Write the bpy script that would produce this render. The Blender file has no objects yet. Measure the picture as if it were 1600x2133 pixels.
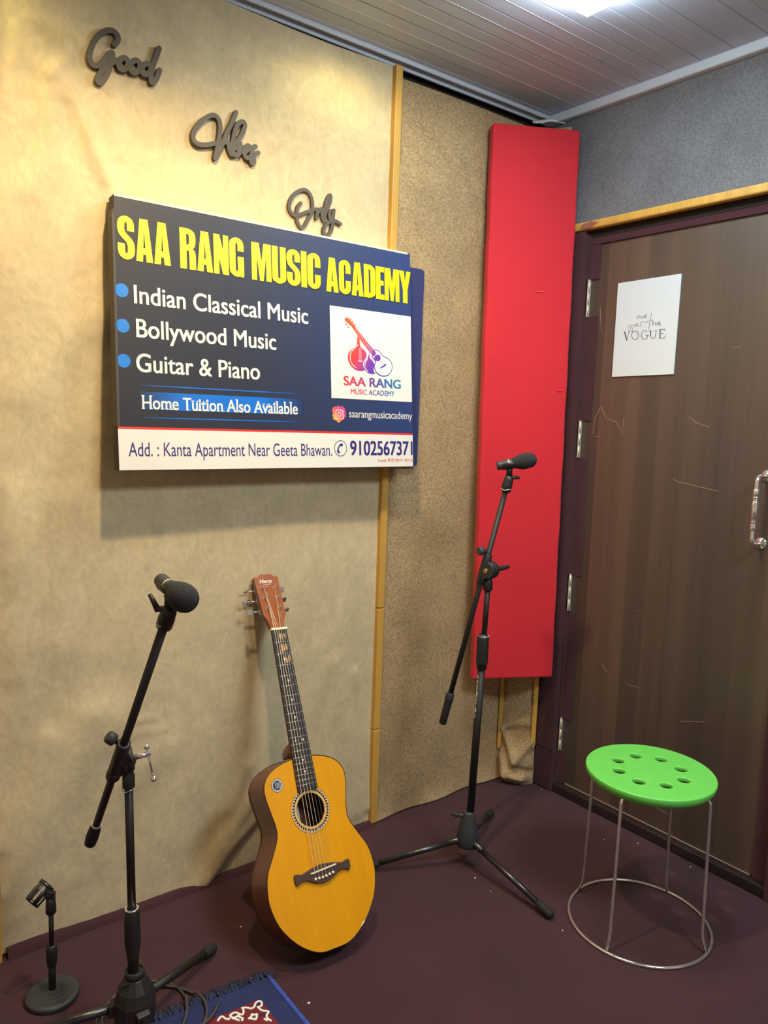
import bpy, bmesh, math, random
from mathutils import Vector as V, Matrix
random.seed(7)
S = bpy.context.scene
COL = S.collection
PI = math.pi

# ------------------------------------------------------------------ camera
cam_d = bpy.data.cameras.new('camera')
cam = bpy.data.objects.new('camera', cam_d)
COL.objects.link(cam)
S.camera = cam
cam_d.sensor_fit = 'VERTICAL'
cam_d.sensor_height = 36.0
cam_d.lens = 36.0 * 1607.9 / 2133
cam_d.clip_start = 0.02
YAW, PITCH, ROLL = math.radians(37.819), math.radians(6.887), math.radians(-1.969)
FW = V((math.sin(YAW) * math.cos(PITCH), math.cos(YAW) * math.cos(PITCH), -math.sin(PITCH)))
RT = V((math.cos(YAW), -math.sin(YAW), 0))
DN = FW.cross(RT)
cr, sr = math.cos(ROLL), math.sin(ROLL)
RT, DN = RT * cr + DN * sr, DN * cr - RT * sr
R3 = Matrix((RT, -DN, -FW)).transposed()
cam.matrix_world = Matrix.Translation((0, 0, 1.35)) @ R3.to_4x4()

# ------------------------------------------------------------------ light
S.view_settings.view_transform = 'Standard'
S.view_settings.look = 'None'
S.view_settings.exposure = 0.0
S.view_settings.gamma = 1.0
S.view_settings.use_curve_mapping = False
S.cycles.use_denoising = True
S.cycles.max_bounces = 8
world = bpy.data.worlds.new('world')
S.world = world
world.use_nodes = True
world.node_tree.nodes['Background'].inputs[0].default_value = (0.02, 0.02, 0.02, 1)

def spot(name, loc, power, col, size=125, blend=0.35, rad=0.035, aim=(0, 0, -1)):
    l = bpy.data.lights.new(name, 'SPOT')
    l.energy = power; l.color = col; l.spot_size = math.radians(size); l.spot_blend = blend
    l.shadow_soft_size = rad
    o = bpy.data.objects.new(name, l); COL.objects.link(o)
    o.location = loc
    o.rotation_euler = V(aim).to_track_quat('-Z', 'Y').to_euler()
    return o

def area(name, loc, power, col, sx, sy, aim=(0, 0, -1)):
    l = bpy.data.lights.new(name, 'AREA')
    l.shape = 'RECTANGLE'; l.size = sx; l.size_y = sy; l.energy = power; l.color = col
    o = bpy.data.objects.new(name, l); COL.objects.link(o)
    o.location = loc
    o.rotation_euler = V(aim).to_track_quat('-Z', 'Y').to_euler()
    return o

W1P, W1C = 80, (1.0, 0.74, 0.42)
W2P, W2C = 15, (1.0, 0.80, 0.32)
W3P = 5.0
RLP, RLC = 45, (0.82, 0.93, 1.0)
spot('downlight', (0.72, 1.18, 2.405), W1P, W1C, 156, 0.5)
spot('downlight.001', (0.15, 1.79, 2.405), W2P, W2C, 168, 0.6)
spot('downlight.002', (1.30, 1.74, 2.405), W3P, W2C, 168, 0.6)
area('room_light', (1.3, -0.3, 2.40), RLP, RLC, 0.55, 0.55)
PANEL_STRENGTH, PANEL_C = 45.0, (0.84, 0.96, 1.0, 1)

# ------------------------------------------------------------------ helpers
ORG = {}
def lin(c):
    return tuple(((x / 12.92) if x <= 0.04045 else ((x + 0.055) / 1.055) ** 2.4) for x in c)
def rgb(r, g, b):
    return lin((r / 255, g / 255, b / 255)) + (1.0,)

def tag(o, label=None, cat=None, group=None, kind=None):
    if label: o['label'] = label
    if cat: o['category'] = cat
    if group: o['group'] = group
    if kind: o['kind'] = kind
    return o

def empty(name, loc, label=None, cat=None, group=None, kind=None):
    o = bpy.data.objects.new(name, None); COL.objects.link(o)
    o.location = loc; o.empty_display_size = 0.05
    ORG[o.name] = V(loc)
    return tag(o, label, cat, group, kind)

class MB:
    def __init__(s): s.v = []; s.f = []; s.sm = []; s.k = 0
    def add(s, vs, fs, smooth=True):
        b = len(s.v); s.v += [V(p) for p in vs]
        s.f += [tuple(i + b for i in f) for f in fs]; s.sm += [smooth] * len(fs)
        return s
    def tube(s, pts, r, n=14, caps=True):
        pts = [V(p) for p in pts]; m = len(pts)
        rs = r if isinstance(r, (list, tuple)) else [r] * m
        vs = []; nrm = None
        for i, p in enumerate(pts):
            t = (pts[min(i + 1, m - 1)] - pts[max(i - 1, 0)])
            if t.length < 1e-9: t = V((0, 0, 1))
            t.normalize()
            if nrm is None:
                nrm = t.orthogonal().normalized()
            else:
                nrm = nrm - t * nrm.dot(t)
                nrm = nrm.normalized() if nrm.length > 1e-6 else t.orthogonal().normalized()
            bi = t.cross(nrm)
            for k in range(n):
                a = 2 * PI * k / n
                vs.append(p + (nrm * math.cos(a) + bi * math.sin(a)) * rs[i])
        fs = [(i * n + k, i * n + (k + 1) % n, (i + 1) * n + (k + 1) % n, (i + 1) * n + k) for i in range(m - 1) for k in range(n)]
        s.add(vs, fs)
        if caps:
            b = len(s.v) - len(vs)
            s.f.append(tuple(b + k for k in reversed(range(n)))); s.sm.append(False)
            s.f.append(tuple(b + (m - 1) * n + k for k in range(n))); s.sm.append(False)
        return s
    def lathe(s, p0, ax, prof, n=24, caps=True):
        """prof: list of (t along axis, radius)"""
        p0 = V(p0); ax = V(ax).normalized(); u = ax.orthogonal().normalized(); w = ax.cross(u)
        vs = []
        for t, r in prof:
            for k in range(n):
                a = 2 * PI * k / n
                vs.append(p0 + ax * t + (u * math.cos(a) + w * math.sin(a)) * max(r, 1e-5))
        m = len(prof)
        fs = [(i * n + k, i * n + (k + 1) % n, (i + 1) * n + (k + 1) % n, (i + 1) * n + k) for i in range(m - 1) for k in range(n)]
        s.add(vs, fs)
        if caps:
            b = len(s.v) - len(vs)
            s.f.append(tuple(b + k for k in reversed(range(n)))); s.sm.append(False)
            s.f.append(tuple(b + (m - 1) * n + k for k in range(n))); s.sm.append(False)
        return s
    def box(s, lo, hi):
        x0, y0, z0 = lo; x1, y1, z1 = hi
        vs = [(x0, y0, z0), (x1, y0, z0), (x1, y1, z0), (x0, y1, z0), (x0, y0, z1), (x1, y0, z1), (x1, y1, z1), (x0, y1, z1)]
        return s.add(vs, [(3, 2, 1, 0), (4, 5, 6, 7), (0, 1, 5, 4), (1, 2, 6, 5), (2, 3, 7, 6), (3, 0, 4, 7)], False)
    def obox(s, c, ax, ay, az):
        """oriented box: centre, half-axis vectors"""
        c = V(c); ax = V(ax); ay = V(ay); az = V(az)
        vs = [c + ax * i + ay * j + az * k for k in (-1, 1) for i, j in ((-1, -1), (1, -1), (1, 1), (-1, 1))]
        return s.add(vs, [(3, 2, 1, 0), (4, 5, 6, 7), (0, 1, 5, 4), (1, 2, 6, 5), (2, 3, 7, 6), (3, 0, 4, 7)], False)
    def ball(s, c, r, n=16):
        return s.lathe(V(c) - V((0, 0, r)), (0, 0, 1), [(r - r * math.cos(PI * i / 10), r * math.sin(PI * i / 10)) for i in range(11)], n, False)
    def prism(s, pts2, fr, w0, w1):
        """n-gon in a frame (O,U,Vv,N) extruded from w0 to w1"""
        n = len(pts2)
        vs = [fr(a, b, w0) for a, b in pts2] + [fr(a, b, w1) for a, b in pts2]
        s.add(vs, [tuple(reversed(range(n))), tuple(range(n, 2 * n))] + [(i, (i + 1) % n, n + (i + 1) % n, n + i) for i in range(n)], False)
        return s
    def ribbon(s, pts2, fr, hw, w0, w1, hv=None, round_caps=True, step=4e-6):
        """stroke of half width hw (hv vertically) following pts2 in a frame"""
        hv = hv or hw; P = [V((a, b)) for a, b in pts2]; m = len(P); L = []; Rr = []
        for i, p in enumerate(P):
            t = P[min(i + 1, m - 1)] - P[max(i - 1, 0)]
            t = t.normalized() if t.length > 1e-9 else V((1, 0))
            nn = V((-t.y, t.x)); o = V((nn.x * hw, nn.y * hv)); L.append(p + o); Rr.append(p - o)
        for i in range(m - 1):
            s.prism([tuple(Rr[i]), tuple(Rr[i + 1]), tuple(L[i + 1]), tuple(L[i])], fr, w0, w1 + step * s.k); s.k += 1
        pts = P if round_caps == 'all' else ([P[0], P[-1]] if round_caps else [])
        for q, p in enumerate(pts):
            s.prism([(p.x + hw * math.cos(2 * PI * k / 14), p.y + hv * math.sin(2 * PI * k / 14)) for k in range(14)], fr, w0, w1 + step * s.k); s.k += 1
        return s
    def build(s, name, mat, parent=None, fix=True):
        me = bpy.data.meshes.new(name)
        org = ORG[parent.name] if parent else V((0, 0, 0))
        me.from_pydata([tuple(p - org) for p in s.v], [], s.f)
        me.polygons.foreach_set('use_smooth', s.sm)
        if fix:
            bm = bmesh.new(); bm.from_mesh(me)
            bmesh.ops.recalc_face_normals(bm, faces=bm.faces)
            bm.to_mesh(me); bm.free()
        me.materials.append(mat); me.update()
        o = bpy.data.objects.new(name, me); COL.objects.link(o)
        if parent: o.parent = parent
        ORG[o.name] = org
        return o

def bevel(o, w=0.003, seg=2, ang=40):
    m = o.modifiers.new('bevel', 'BEVEL'); m.width = w; m.segments = seg
    m.limit_method = 'ANGLE'; m.angle_limit = math.radians(ang)
    return o

def catmull(pts, n=6, closed=False):
    P = [V(p) for p in pts]; m = len(P); out = []
    rng = m if closed else m - 1
    for i in range(rng):
        if closed:
            a, b, c, d = P[(i - 1) % m], P[i], P[(i + 1) % m], P[(i + 2) % m]
        else:
            a, b, c, d = P[max(i - 1, 0)], P[i], P[i + 1], P[min(i + 2, m - 1)]
        for k in range(n):
            t = k / n
            out.append(0.5 * ((2 * b) + (c - a) * t + (2 * a - 5 * b + 4 * c - d) * t * t + (3 * b - a - 3 * c + d) * t ** 3))
    if not closed: out.append(P[-1].copy())
    return [tuple(p) for p in out]

def frame(O, U, W, N):
    O, U, W, N = V(O), V(U), V(W), V(N)
    return lambda a, b, c=0.0: O + U * a + W * b + N * c

def curve_mesh(cu):
    tmp = bpy.data.objects.new('tmp', cu); COL.objects.link(tmp)
    dg = bpy.context.evaluated_depsgraph_get(); dg.update()
    me = bpy.data.meshes.new_from_object(tmp.evaluated_get(dg))
    vs = [v.co.copy() for v in me.vertices]; fs = [tuple(p.vertices) for p in me.polygons]
    COL.objects.unlink(tmp); bpy.data.objects.remove(tmp); bpy.data.meshes.remove(me)
    return vs, fs

def fill2d(loops, depth=0.0, bev=0.0):
    cu = bpy.data.curves.new('c', 'CURVE'); cu.dimensions = '2D'; cu.fill_mode = 'BOTH'
    cu.extrude = depth; cu.bevel_depth = bev; cu.bevel_resolution = 2
    for lp in loops:
        sp = cu.splines.new('POLY'); sp.points.add(len(lp) - 1); sp.use_cyclic_u = True
        for q, (a, b) in zip(sp.points, lp): q.co = (a, b, 0, 1)
    r = curve_mesh(cu); bpy.data.curves.remove(cu)
    return r

def text2d(body, bold=0.0, shear=0.0, space=1.0):
    cu = bpy.data.curves.new('t', 'FONT'); cu.body = body; cu.offset = bold; cu.shear = shear
    cu.space_character = space; cu.resolution_u = 6; cu.size = 1.0
    r = curve_mesh(cu); bpy.data.curves.remove(cu)
    return r
_cap = {}
def text_into(mb, body, fr, u0, u1, base, cap, w, bold=0.0, shear=0.0, space=1.0, extra=None):
    """lettering whose outline spans u0..u1, capitals of height cap standing on base"""
    vs, fs = text2d(body, 0.0, shear, space)
    if 'H' not in _cap:
        hv, _ = text2d('H'); _cap['H'] = max(p.y for p in hv)
    x0 = min(p.x for p in vs); x1 = max(p.x for p in vs)
    bold *= .8; x0 -= bold; x1 += bold
    sx = (u1 - u0) / (x1 - x0); sy = cap / (_cap['H'] + bold)
    T = lambda x, y: (u0 + (x - x0) * sx, base + (y + bold * .5) * sy)
    for q, (dx, dy) in enumerate(((0, 0), (1, .5), (-1, .5), (1, -.5), (-1, -.5)) if bold > 0 else ((0, 0),)):
        mb.add([fr(*T(p.x + dx * bold, p.y + dy * bold), w + q * 8e-6) for p in vs], fs, False)
    if extra: extra(T)
    return T

# ------------------------------------------------------------------ materials
def mat(name, col, rough=0.5, metal=0.0, var=None, bump=None, sheen=0.0, coat=0.0, emit=None, spec=None):
    """var: (scale, amount, detail, stretch, distortion); bump: (scale, strength, distance, stretch)"""
    m = bpy.data.materials.new(name); m.use_nodes = True
    nt = m.node_tree; N = nt.nodes; L = nt.links; b = N['Principled BSDF']
    b.inputs['Base Color'].default_value = col
    b.inputs['Roughness'].default_value = rough; b.inputs['Metallic'].default_value = metal
    if sheen: b.inputs['Sheen Weight'].default_value = sheen
    if coat: b.inputs['Coat Weight'].default_value = coat; b.inputs['Coat Roughness'].default_value = 0.15
    if spec is not None: b.inputs['Specular IOR Level'].default_value = spec
    if emit:
        b.inputs['Emission Color'].default_value = emit[0]; b.inputs['Emission Strength'].default_value = emit[1]
    tc = N.new('ShaderNodeTexCoord')
    def noise(scale, detail, stretch, dist=0.0):
        mp = N.new('ShaderNodeMapping'); mp.inputs['Scale'].default_value = stretch
        L.new(tc.outputs['Object'], mp.inputs['Vector'])
        n = N.new('ShaderNodeTexNoise'); n.inputs['Scale'].default_value = scale
        n.inputs['Detail'].default_value = detail; n.inputs['Distortion'].default_value = dist
        L.new(mp.outputs['Vector'], n.inputs['Vector'])
        return n
    if var:
        cur = None
        for vv in (var if isinstance(var, list) else [var]):
            sc, am, de, st, di = vv
            n = noise(sc, de, st, di)
            mr = N.new('ShaderNodeMapRange'); mr.inputs['From Min'].default_value = 0.3; mr.inputs['From Max'].default_value = 0.7
            mr.inputs['To Min'].default_value = 1 - am; mr.inputs['To Max'].default_value = 1 + am
            L.new(n.outputs['Fac'], mr.inputs['Value'])
            mx = N.new('ShaderNodeMix'); mx.data_type = 'RGBA'; mx.blend_type = 'MULTIPLY'
            mx.inputs['Factor'].default_value = 1.0
            if cur is None: mx.inputs['A'].default_value = col
            else: L.new(cur, mx.inputs['A'])
            L.new(mr.outputs['Result'], mx.inputs['B'])
            cur = mx.outputs['Result']
        L.new(cur, b.inputs['Base Color'])
    if bump:
        prev = None
        for bb in (bump if isinstance(bump, list) else [bump]):
            sc, stg, dist, st = bb
            n = noise(sc, 4, st)
            bn = N.new('ShaderNodeBump'); bn.inputs['Strength'].default_value = stg; bn.inputs['Distance'].default_value = dist
            L.new(n.outputs['Fac'], bn.inputs['Height'])
            if prev: L.new(prev, bn.inputs['Normal'])
            prev = bn.outputs['Normal']
        L.new(prev, b.inputs['Normal'])
    return m

def weave(name, c1, c2, scale, rough=0.85):
    m = mat(name, c1, rough, bump=[(220, 0.35, 0.002, (1, 1, 1))], sheen=0.15)
    nt = m.node_tree; N = nt.nodes; L = nt.links; b = N['Principled BSDF']
    tc = N.new('ShaderNodeTexCoord'); outs = []
    for st in ((1, 1, 0.28), (0.28, 0.28, 1)):
        mp = N.new('ShaderNodeMapping'); mp.inputs['Scale'].default_value = st
        L.new(tc.outputs['Object'], mp.inputs['Vector'])
        n = N.new('ShaderNodeTexNoise'); n.inputs['Scale'].default_value = scale; n.inputs['Detail'].default_value = 3
        L.new(mp.outputs['Vector'], n.inputs['Vector']); outs.append(n.outputs['Fac'])
    ad = N.new('ShaderNodeMath'); ad.operation = 'ADD'; L.new(outs[0], ad.inputs[0]); L.new(outs[1], ad.inputs[1])
    rp = N.new('ShaderNodeValToRGB'); rp.color_ramp.elements[0].position = 0.40; rp.color_ramp.elements[1].position = 0.60
    rp.color_ramp.elements[0].color = c1; rp.color_ramp.elements[1].color = c2
    hf = N.new('ShaderNodeMath'); hf.operation = 'MULTIPLY'; hf.inputs[1].default_value = 0.5
    L.new(ad.outputs[0], hf.inputs[0]); L.new(hf.outputs[0], rp.inputs['Fac'])
    big = N.new('ShaderNodeTexNoise'); big.inputs['Scale'].default_value = 7; L.new(tc.outputs['Object'], big.inputs['Vector'])
    mr = N.new('ShaderNodeMapRange'); mr.inputs['From Min'].default_value = .3; mr.inputs['From Max'].default_value = .7
    mr.inputs['To Min'].default_value = .88; mr.inputs['To Max'].default_value = 1.12; L.new(big.outputs['Fac'], mr.inputs['Value'])
    mx = N.new('ShaderNodeMix'); mx.data_type = 'RGBA'; mx.blend_type = 'MULTIPLY'; mx.inputs['Factor'].default_value = 1
    L.new(rp.outputs['Color'], mx.inputs['A']); L.new(mr.outputs['Result'], mx.inputs['B'])
    L.new(mx.outputs['Result'], b.inputs['Base Color'])
    return m

def ramp_mat(name, p0, p1, stops, rough=0.4):
    """colour printed as a blend along the direction p0 -> p1 (object space)"""
    m = mat(name, stops[0][1], rough)
    nt = m.node_tree; N = nt.nodes; L = nt.links; b = N['Principled BSDF']
    tc = N.new('ShaderNodeTexCoord'); d = V(p1) - V(p0); d2 = d.dot(d)
    sb = N.new('ShaderNodeVectorMath'); sb.operation = 'SUBTRACT'; sb.inputs[1].default_value = p0
    dt = N.new('ShaderNodeVectorMath'); dt.operation = 'DOT_PRODUCT'; dt.inputs[1].default_value = tuple(d / d2)
    L.new(tc.outputs['Object'], sb.inputs[0]); L.new(sb.outputs[0], dt.inputs[0])
    rp = N.new('ShaderNodeValToRGB'); cr = rp.color_ramp
    while len(cr.elements) < len(stops): cr.elements.new(0.5)
    for e, (p, c) in zip(cr.elements, stops): e.position = p; e.color = c
    L.new(dt.outputs['Value'], rp.inputs['Fac']); L.new(rp.outputs['Color'], b.inputs['Base Color'])
    return m

M = {}
M['velvet'] = mat('beige_velvet', rgb(203, 186, 148), 0.8, var=[(4, .10, 5, (1, 1, .8), 2.5), (13, .08, 4, (1.5, 1, 1), 3.0), (60, .035, 2, (1, 1, 1), 0)],
                  bump=[(9, .35, .02, (1, 1, .7)), (70, .25, .002, (1, 1, 1))], sheen=0.25)
M['weave'] = weave('brown_woven_cloth', rgb(140, 117, 82), rgb(190, 162, 120), 420)
M['weave_dark'] = weave('dark_woven_cloth', rgb(94, 95, 98), rgb(120, 121, 126), 420)  # brown cloth, with the lamp's bluish haze put into its colour
M['carpet'] = mat('maroon_carpet', rgb(62, 28, 37), 0.95, var=[(3, .18, 3, (1, 1, 1), .5), (400, .35, 2, (1, 1, 1), 0)],
                  bump=[(500, .6, .003, (1, 1, 1))], sheen=0.1)
M['carpet_wall'] = mat('maroon_carpet_trim', rgb(68, 30, 40), 0.95, var=[(5, .15, 3, (1, 1, 1), .5), (400, .3, 2, (1, 1, 1), 0)], bump=[(500, .6, .003, (1, 1, 1))], sheen=0.1)
M['batten'] = mat('yellow_pine', rgb(206, 160, 74), 0.5, var=[(30, .12, 3, (1, 1, .06), .3)])
M['ceil'] = mat('ceiling_board', rgb(184, 194, 212), 0.38, var=[(14, .05, 3, (.08, 1, 1), 0)])  # brown boards tinted blue: lamp glow and lens veil put into the colour
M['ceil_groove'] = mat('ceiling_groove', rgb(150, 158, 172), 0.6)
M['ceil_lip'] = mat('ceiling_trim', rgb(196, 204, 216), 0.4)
M['dark'] = mat('dark_void', rgb(40, 34, 30), 0.9)
M['plaster'] = mat('plain_wall', rgb(222, 212, 194), 0.8)
M['red'] = mat('red_cloth', rgb(206, 30, 44), 0.8, var=[(500, .08, 2, (1, 1, 1), 0), (4, .05, 2, (1, 1, 1), 0)], bump=[(420, .3, .001, (1, 1, 1))], sheen=0.1)
M['black_paint'] = mat('black_painted_steel', rgb(28, 26, 25), 0.55, bump=[(300, .1, .001, (1, 1, 1))])
M['black_gloss'] = mat('black_gloss_steel', rgb(28, 29, 32), 0.28, spec=0.9)
M['black_plastic'] = mat('black_plastic', rgb(34, 34, 35), 0.45)
M['grey_plastic'] = mat('charcoal_plastic', rgb(52, 54, 58), 0.5)
M['rubber'] = mat('black_rubber', rgb(30, 30, 31), 0.75)
M['foam'] = mat('black_foam', rgb(38, 38, 42), 0.95, bump=[(350, .8, .002, (1, 1, 1))])
M['chrome'] = mat('chrome', rgb(232, 230, 228), 0.12, 0.85)
M['steel'] = mat('brushed_steel', rgb(226, 220, 200), 0.35, 0.4)  # cream base and low metallic stand in for the hinges' bright reflection
M['brass'] = mat('brass', rgb(205, 180, 110), 0.25, 1.0)
M['mdf'] = mat('black_cut_board', rgb(80, 73, 63), 0.6)
M['white'] = mat('white_print', rgb(236, 234, 228), 0.5)
M['paper'] = mat('white_card', rgb(204, 214, 222), 0.6)
M['ink'] = mat('violet_black_ink', rgb(52, 44, 84), 0.6)
M['inkgrey'] = mat('grey_ink', rgb(130, 130, 140), 0.6)
M['green'] = mat('green_plastic', rgb(108, 208, 90), 0.42, var=[(18, .03, 3, (1, 1, 1), 0)])
M['litter'] = mat('white_scrap', rgb(245, 243, 238), 0.8)

# ------------------------------------------------------------------ outlines measured on their own surfaces (metres)
GOOD=[[(0.6542,2.2010),(0.6613,2.2125),(0.6602,2.2234),(0.6502,2.2295),(0.6349,2.2254),(0.6182,2.2110),(0.6044,2.1892),(0.5962,2.1646),(0.5974,2.1480),(0.6052,2.1405),(0.6155,2.1434),(0.6273,2.1567),(0.6386,2.1732),(0.647,2.1810),(0.6484,2.1748),(0.6447,2.1578),(0.6375,2.1345),(0.629,2.1176),(0.6193,2.1062),(0.6134,2.1092),(0.6167,2.1220),(0.6272,2.1395),(0.6405,2.1546),(0.6539,2.1631),(0.6624,2.1669)],[(0.6845,2.1644),(0.6813,2.1574),(0.676,2.1522),(0.6702,2.1501),(0.6653,2.1517),(0.6626,2.1565),(0.663,2.1633),(0.6662,2.1702),(0.6714,2.1754),(0.6772,2.1776),(0.6822,2.1760),(0.6848,2.1712),(0.6845,2.1644)],[(0.7133,2.1662),(0.7099,2.1589),(0.7043,2.1534),(0.698,2.1512),(0.6928,2.1528),(0.6899,2.1579),(0.6903,2.1650),(0.6937,2.1723),(0.6992,2.1778),(0.7055,2.1800),(0.7108,2.1784),(0.7137,2.1733),(0.7133,2.1662)],[(0.7396,2.1678),(0.7365,2.1613),(0.7314,2.1564),(0.7255,2.1544),(0.7206,2.1559),(0.7179,2.1604),(0.7182,2.1667),(0.7212,2.1732),(0.7264,2.1781),(0.7322,2.1801),(0.7371,2.1787),(0.7399,2.1742),(0.7396,2.1678)],[(0.761,2.2238),(0.7527,2.2001),(0.743,2.1727),(0.74,2.1512),(0.7429,2.1411),(0.7497,2.1450),(0.7564,2.1586),(0.7617,2.1739)]]
VIBES=[[(0.9675,2.1288),(0.9563,2.1013),(0.9413,2.0709),(0.9264,2.0341),(0.9103,2.0018),(0.9144,2.0247),(0.9213,2.0595),(0.9229,2.0864),(0.9175,2.1009),(0.9062,2.1062),(0.8899,2.0989),(0.8708,2.0820),(0.8549,2.0599),(0.8492,2.0436),(0.8525,2.0307),(0.8668,2.0259),(0.8874,2.0297),(0.9082,2.0379),(0.9293,2.0461),(0.9461,2.0487)],[(0.9469,2.0469),(0.949,2.0326),(0.9549,2.0218)],[(0.9548,2.0285),(0.9591,2.0564),(0.9665,2.0890),(0.9772,2.1058),(0.9888,2.1100),(0.9929,2.1009),(0.9845,2.0786),(0.9692,2.0534),(0.9609,2.0353),(0.958,2.0232)],[(0.9669,2.0502),(0.9786,2.0549),(0.9811,2.0453),(0.9725,2.0380),(0.9796,2.0342),(0.9712,2.0235),(0.9587,2.0234)],[(0.9883,2.0361),(0.9993,2.0407),(1.0079,2.0501),(1.0030,2.0545),(0.9937,2.0455),(0.9915,2.0321),(0.9979,2.0233),(1.0074,2.0255),(1.0144,2.0380),(1.0158,2.0520),(1.0246,2.0567)],[(1.0329,2.0428),(1.0225,2.0357),(1.0186,2.0266),(1.0212,2.0189),(1.0173,2.0118),(1.0116,2.0161),(1.0147,2.0229)]]
ONLY=[[(1.1702,1.9402),(1.1613,1.9282),(1.1583,1.9144),(1.1584,1.8975),(1.1639,1.8827),(1.1736,1.8746),(1.1838,1.8812),(1.1952,1.9004),(1.2059,1.9194),(1.2092,1.9372),(1.2064,1.9574),(1.1970,1.9726),(1.1828,1.9785),(1.1653,1.9726),(1.1482,1.9588),(1.1370,1.9417),(1.1331,1.9242),(1.1377,1.9112),(1.1480,1.9047),(1.1597,1.9056),(1.1785,1.9144),(1.1990,1.9243),(1.2123,1.9310),(1.2243,1.9339)],[(1.2266,1.9337),(1.2220,1.9082)],[(1.2239,1.9215),(1.2320,1.9322),(1.2402,1.9374),(1.2406,1.9221),(1.2448,1.9092)],[(1.2447,1.9129),(1.2493,1.9385),(1.2563,1.9633),(1.2658,1.9800),(1.2694,1.9745),(1.2664,1.9590),(1.2563,1.9373),(1.2499,1.9200),(1.2480,1.9060)],[(1.2679,1.9376),(1.2660,1.9241),(1.2701,1.9143),(1.2776,1.9238),(1.2810,1.9412)],[(1.2810,1.9412),(1.2788,1.9215),(1.2773,1.8999),(1.2720,1.8802),(1.2600,1.8657),(1.2487,1.8726),(1.2501,1.8877),(1.2604,1.9026),(1.2757,1.9103),(1.2897,1.9121),(1.3049,1.9072)]]
L_head=[(0.6745,0.4344),(0.6796,0.4394),(0.6866,0.4397),(0.6936,0.4341),(0.7103,0.4186),(0.706,0.4141),(0.7003,0.4149),(0.6933,0.4192),(0.6767,0.4301)]
L_neck=[(0.7003,0.4149),(0.7103,0.4175),(0.7834,0.3499),(0.7872,0.3432),(0.7779,0.3343),(0.7628,0.3471),(0.7284,0.3813),(0.7059,0.4079)]
L_pegs=[(0.6958,0.4359),(0.7028,0.4293),(0.7109,0.4221),(0.6799,0.4202),(0.6876,0.4119)]
L_sitar=[(0.7199,0.3874),(0.7264,0.3834),(0.7295,0.3606),(0.7439,0.3503),(0.7516,0.3393),(0.7494,0.3298),(0.7405,0.3175),(0.7374,0.3057),(0.7431,0.2922),(0.7285,0.2884),(0.7113,0.2901),(0.6944,0.3005),(0.6848,0.3158),(0.6836,0.3294),(0.6908,0.3437),(0.7066,0.3553),(0.7167,0.3665)]
L_veena=[(0.7628,0.3459),(0.7626,0.3308),(0.7727,0.3222),(0.78,0.311),(0.7769,0.3014),(0.7782,0.2897),(0.782,0.2841),(0.7707,0.2815),(0.7546,0.2847),(0.7431,0.2945),(0.7404,0.3059),(0.7434,0.3154),(0.7523,0.3254),(0.7582,0.3351)]
L_gout=[(0.779,0.3531),(0.7865,0.3546),(0.7998,0.3512),(0.8072,0.3435),(0.8162,0.3371),(0.8298,0.3334),(0.8434,0.3225),(0.8478,0.3085),(0.843,0.2939),(0.8292,0.2823),(0.811,0.2788),(0.793,0.2836),(0.7828,0.2947),(0.78,0.3086),(0.7845,0.3183),(0.7787,0.3273),(0.7729,0.3339)]
L_hole=[(0.7923,0.3412),(0.7997,0.3401),(0.8035,0.3338),(0.8019,0.3255),(0.7935,0.3213),(0.7846,0.323),(0.7799,0.3293),(0.7824,0.3369)]
L_gbr=[(0.8016,0.303),(0.822,0.3163),(0.8256,0.3141),(0.8234,0.3104),(0.8052,0.3004),(0.8022,0.3007)]
L_sstr=[(0.7252,0.3557),(0.7232,0.3186),(0.728,0.3559),(0.7275,0.3189),(0.7309,0.3538),(0.7319,0.3192)]
L_sbr=[(0.7203,0.3184),(0.7362,0.3184),(0.7361,0.3161),(0.7203,0.3156)]
L_gstr=[(0.8001,0.3206),(0.8098,0.3107),(0.804,0.3233),(0.8144,0.3134)]
L_curve1=[(0.721,0.3645),(0.7065,0.3519),(0.6944,0.3394),(0.6919,0.3232),(0.6974,0.3076),(0.7114,0.297)]
L_curve2=[(0.7552,0.3267),(0.7463,0.3133),(0.7446,0.2992),(0.7547,0.2882)]
phone=[(0.6586,0.0728),(0.6599,0.0682),(0.6557,0.0647),(0.6501,0.0659),(0.6459,0.0601),(0.6444,0.0532),(0.6485,0.0486),(0.6456,0.044),(0.6401,0.0475),(0.6397,0.0555),(0.6446,0.0658),(0.6516,0.0728)]
ig=[(0.627,0.1761),(0.634,0.1809),(0.6408,0.1789),(0.645,0.184),(0.6519,0.1804),(0.6631,0.182),(0.6658,0.1775),(0.6714,0.1742),(0.6685,0.1684),(0.6735,0.1663),(0.6712,0.1604),(0.6733,0.1536),(0.6682,0.1489),(0.6653,0.143),(0.6569,0.1405),(0.6498,0.1346),(0.6443,0.1345),(0.6388,0.1401),(0.6333,0.1411),(0.6265,0.1454),(0.6294,0.1512),(0.6239,0.1522),(0.6281,0.1591),(0.6249,0.167)]
more=[[(1.5412,1.6986),(1.5384,1.7118),(1.5386,1.7026),(1.5334,1.7113),(1.5316,1.7012),(1.5273,1.7092),(1.5247,1.7015),(1.5212,1.7062)],[(1.5160,1.7082),(1.5210,1.7045),(1.5187,1.7001),(1.5142,1.7048),(1.5160,1.7082)],[(1.5129,1.7005),(1.5116,1.7079),(1.5123,1.7046),(1.5069,1.7100)],[(1.5112,1.7037),(1.5057,1.7074),(1.5080,1.7117),(1.5115,1.7070),(1.5090,1.7010),(1.5035,1.7047)]]
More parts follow.
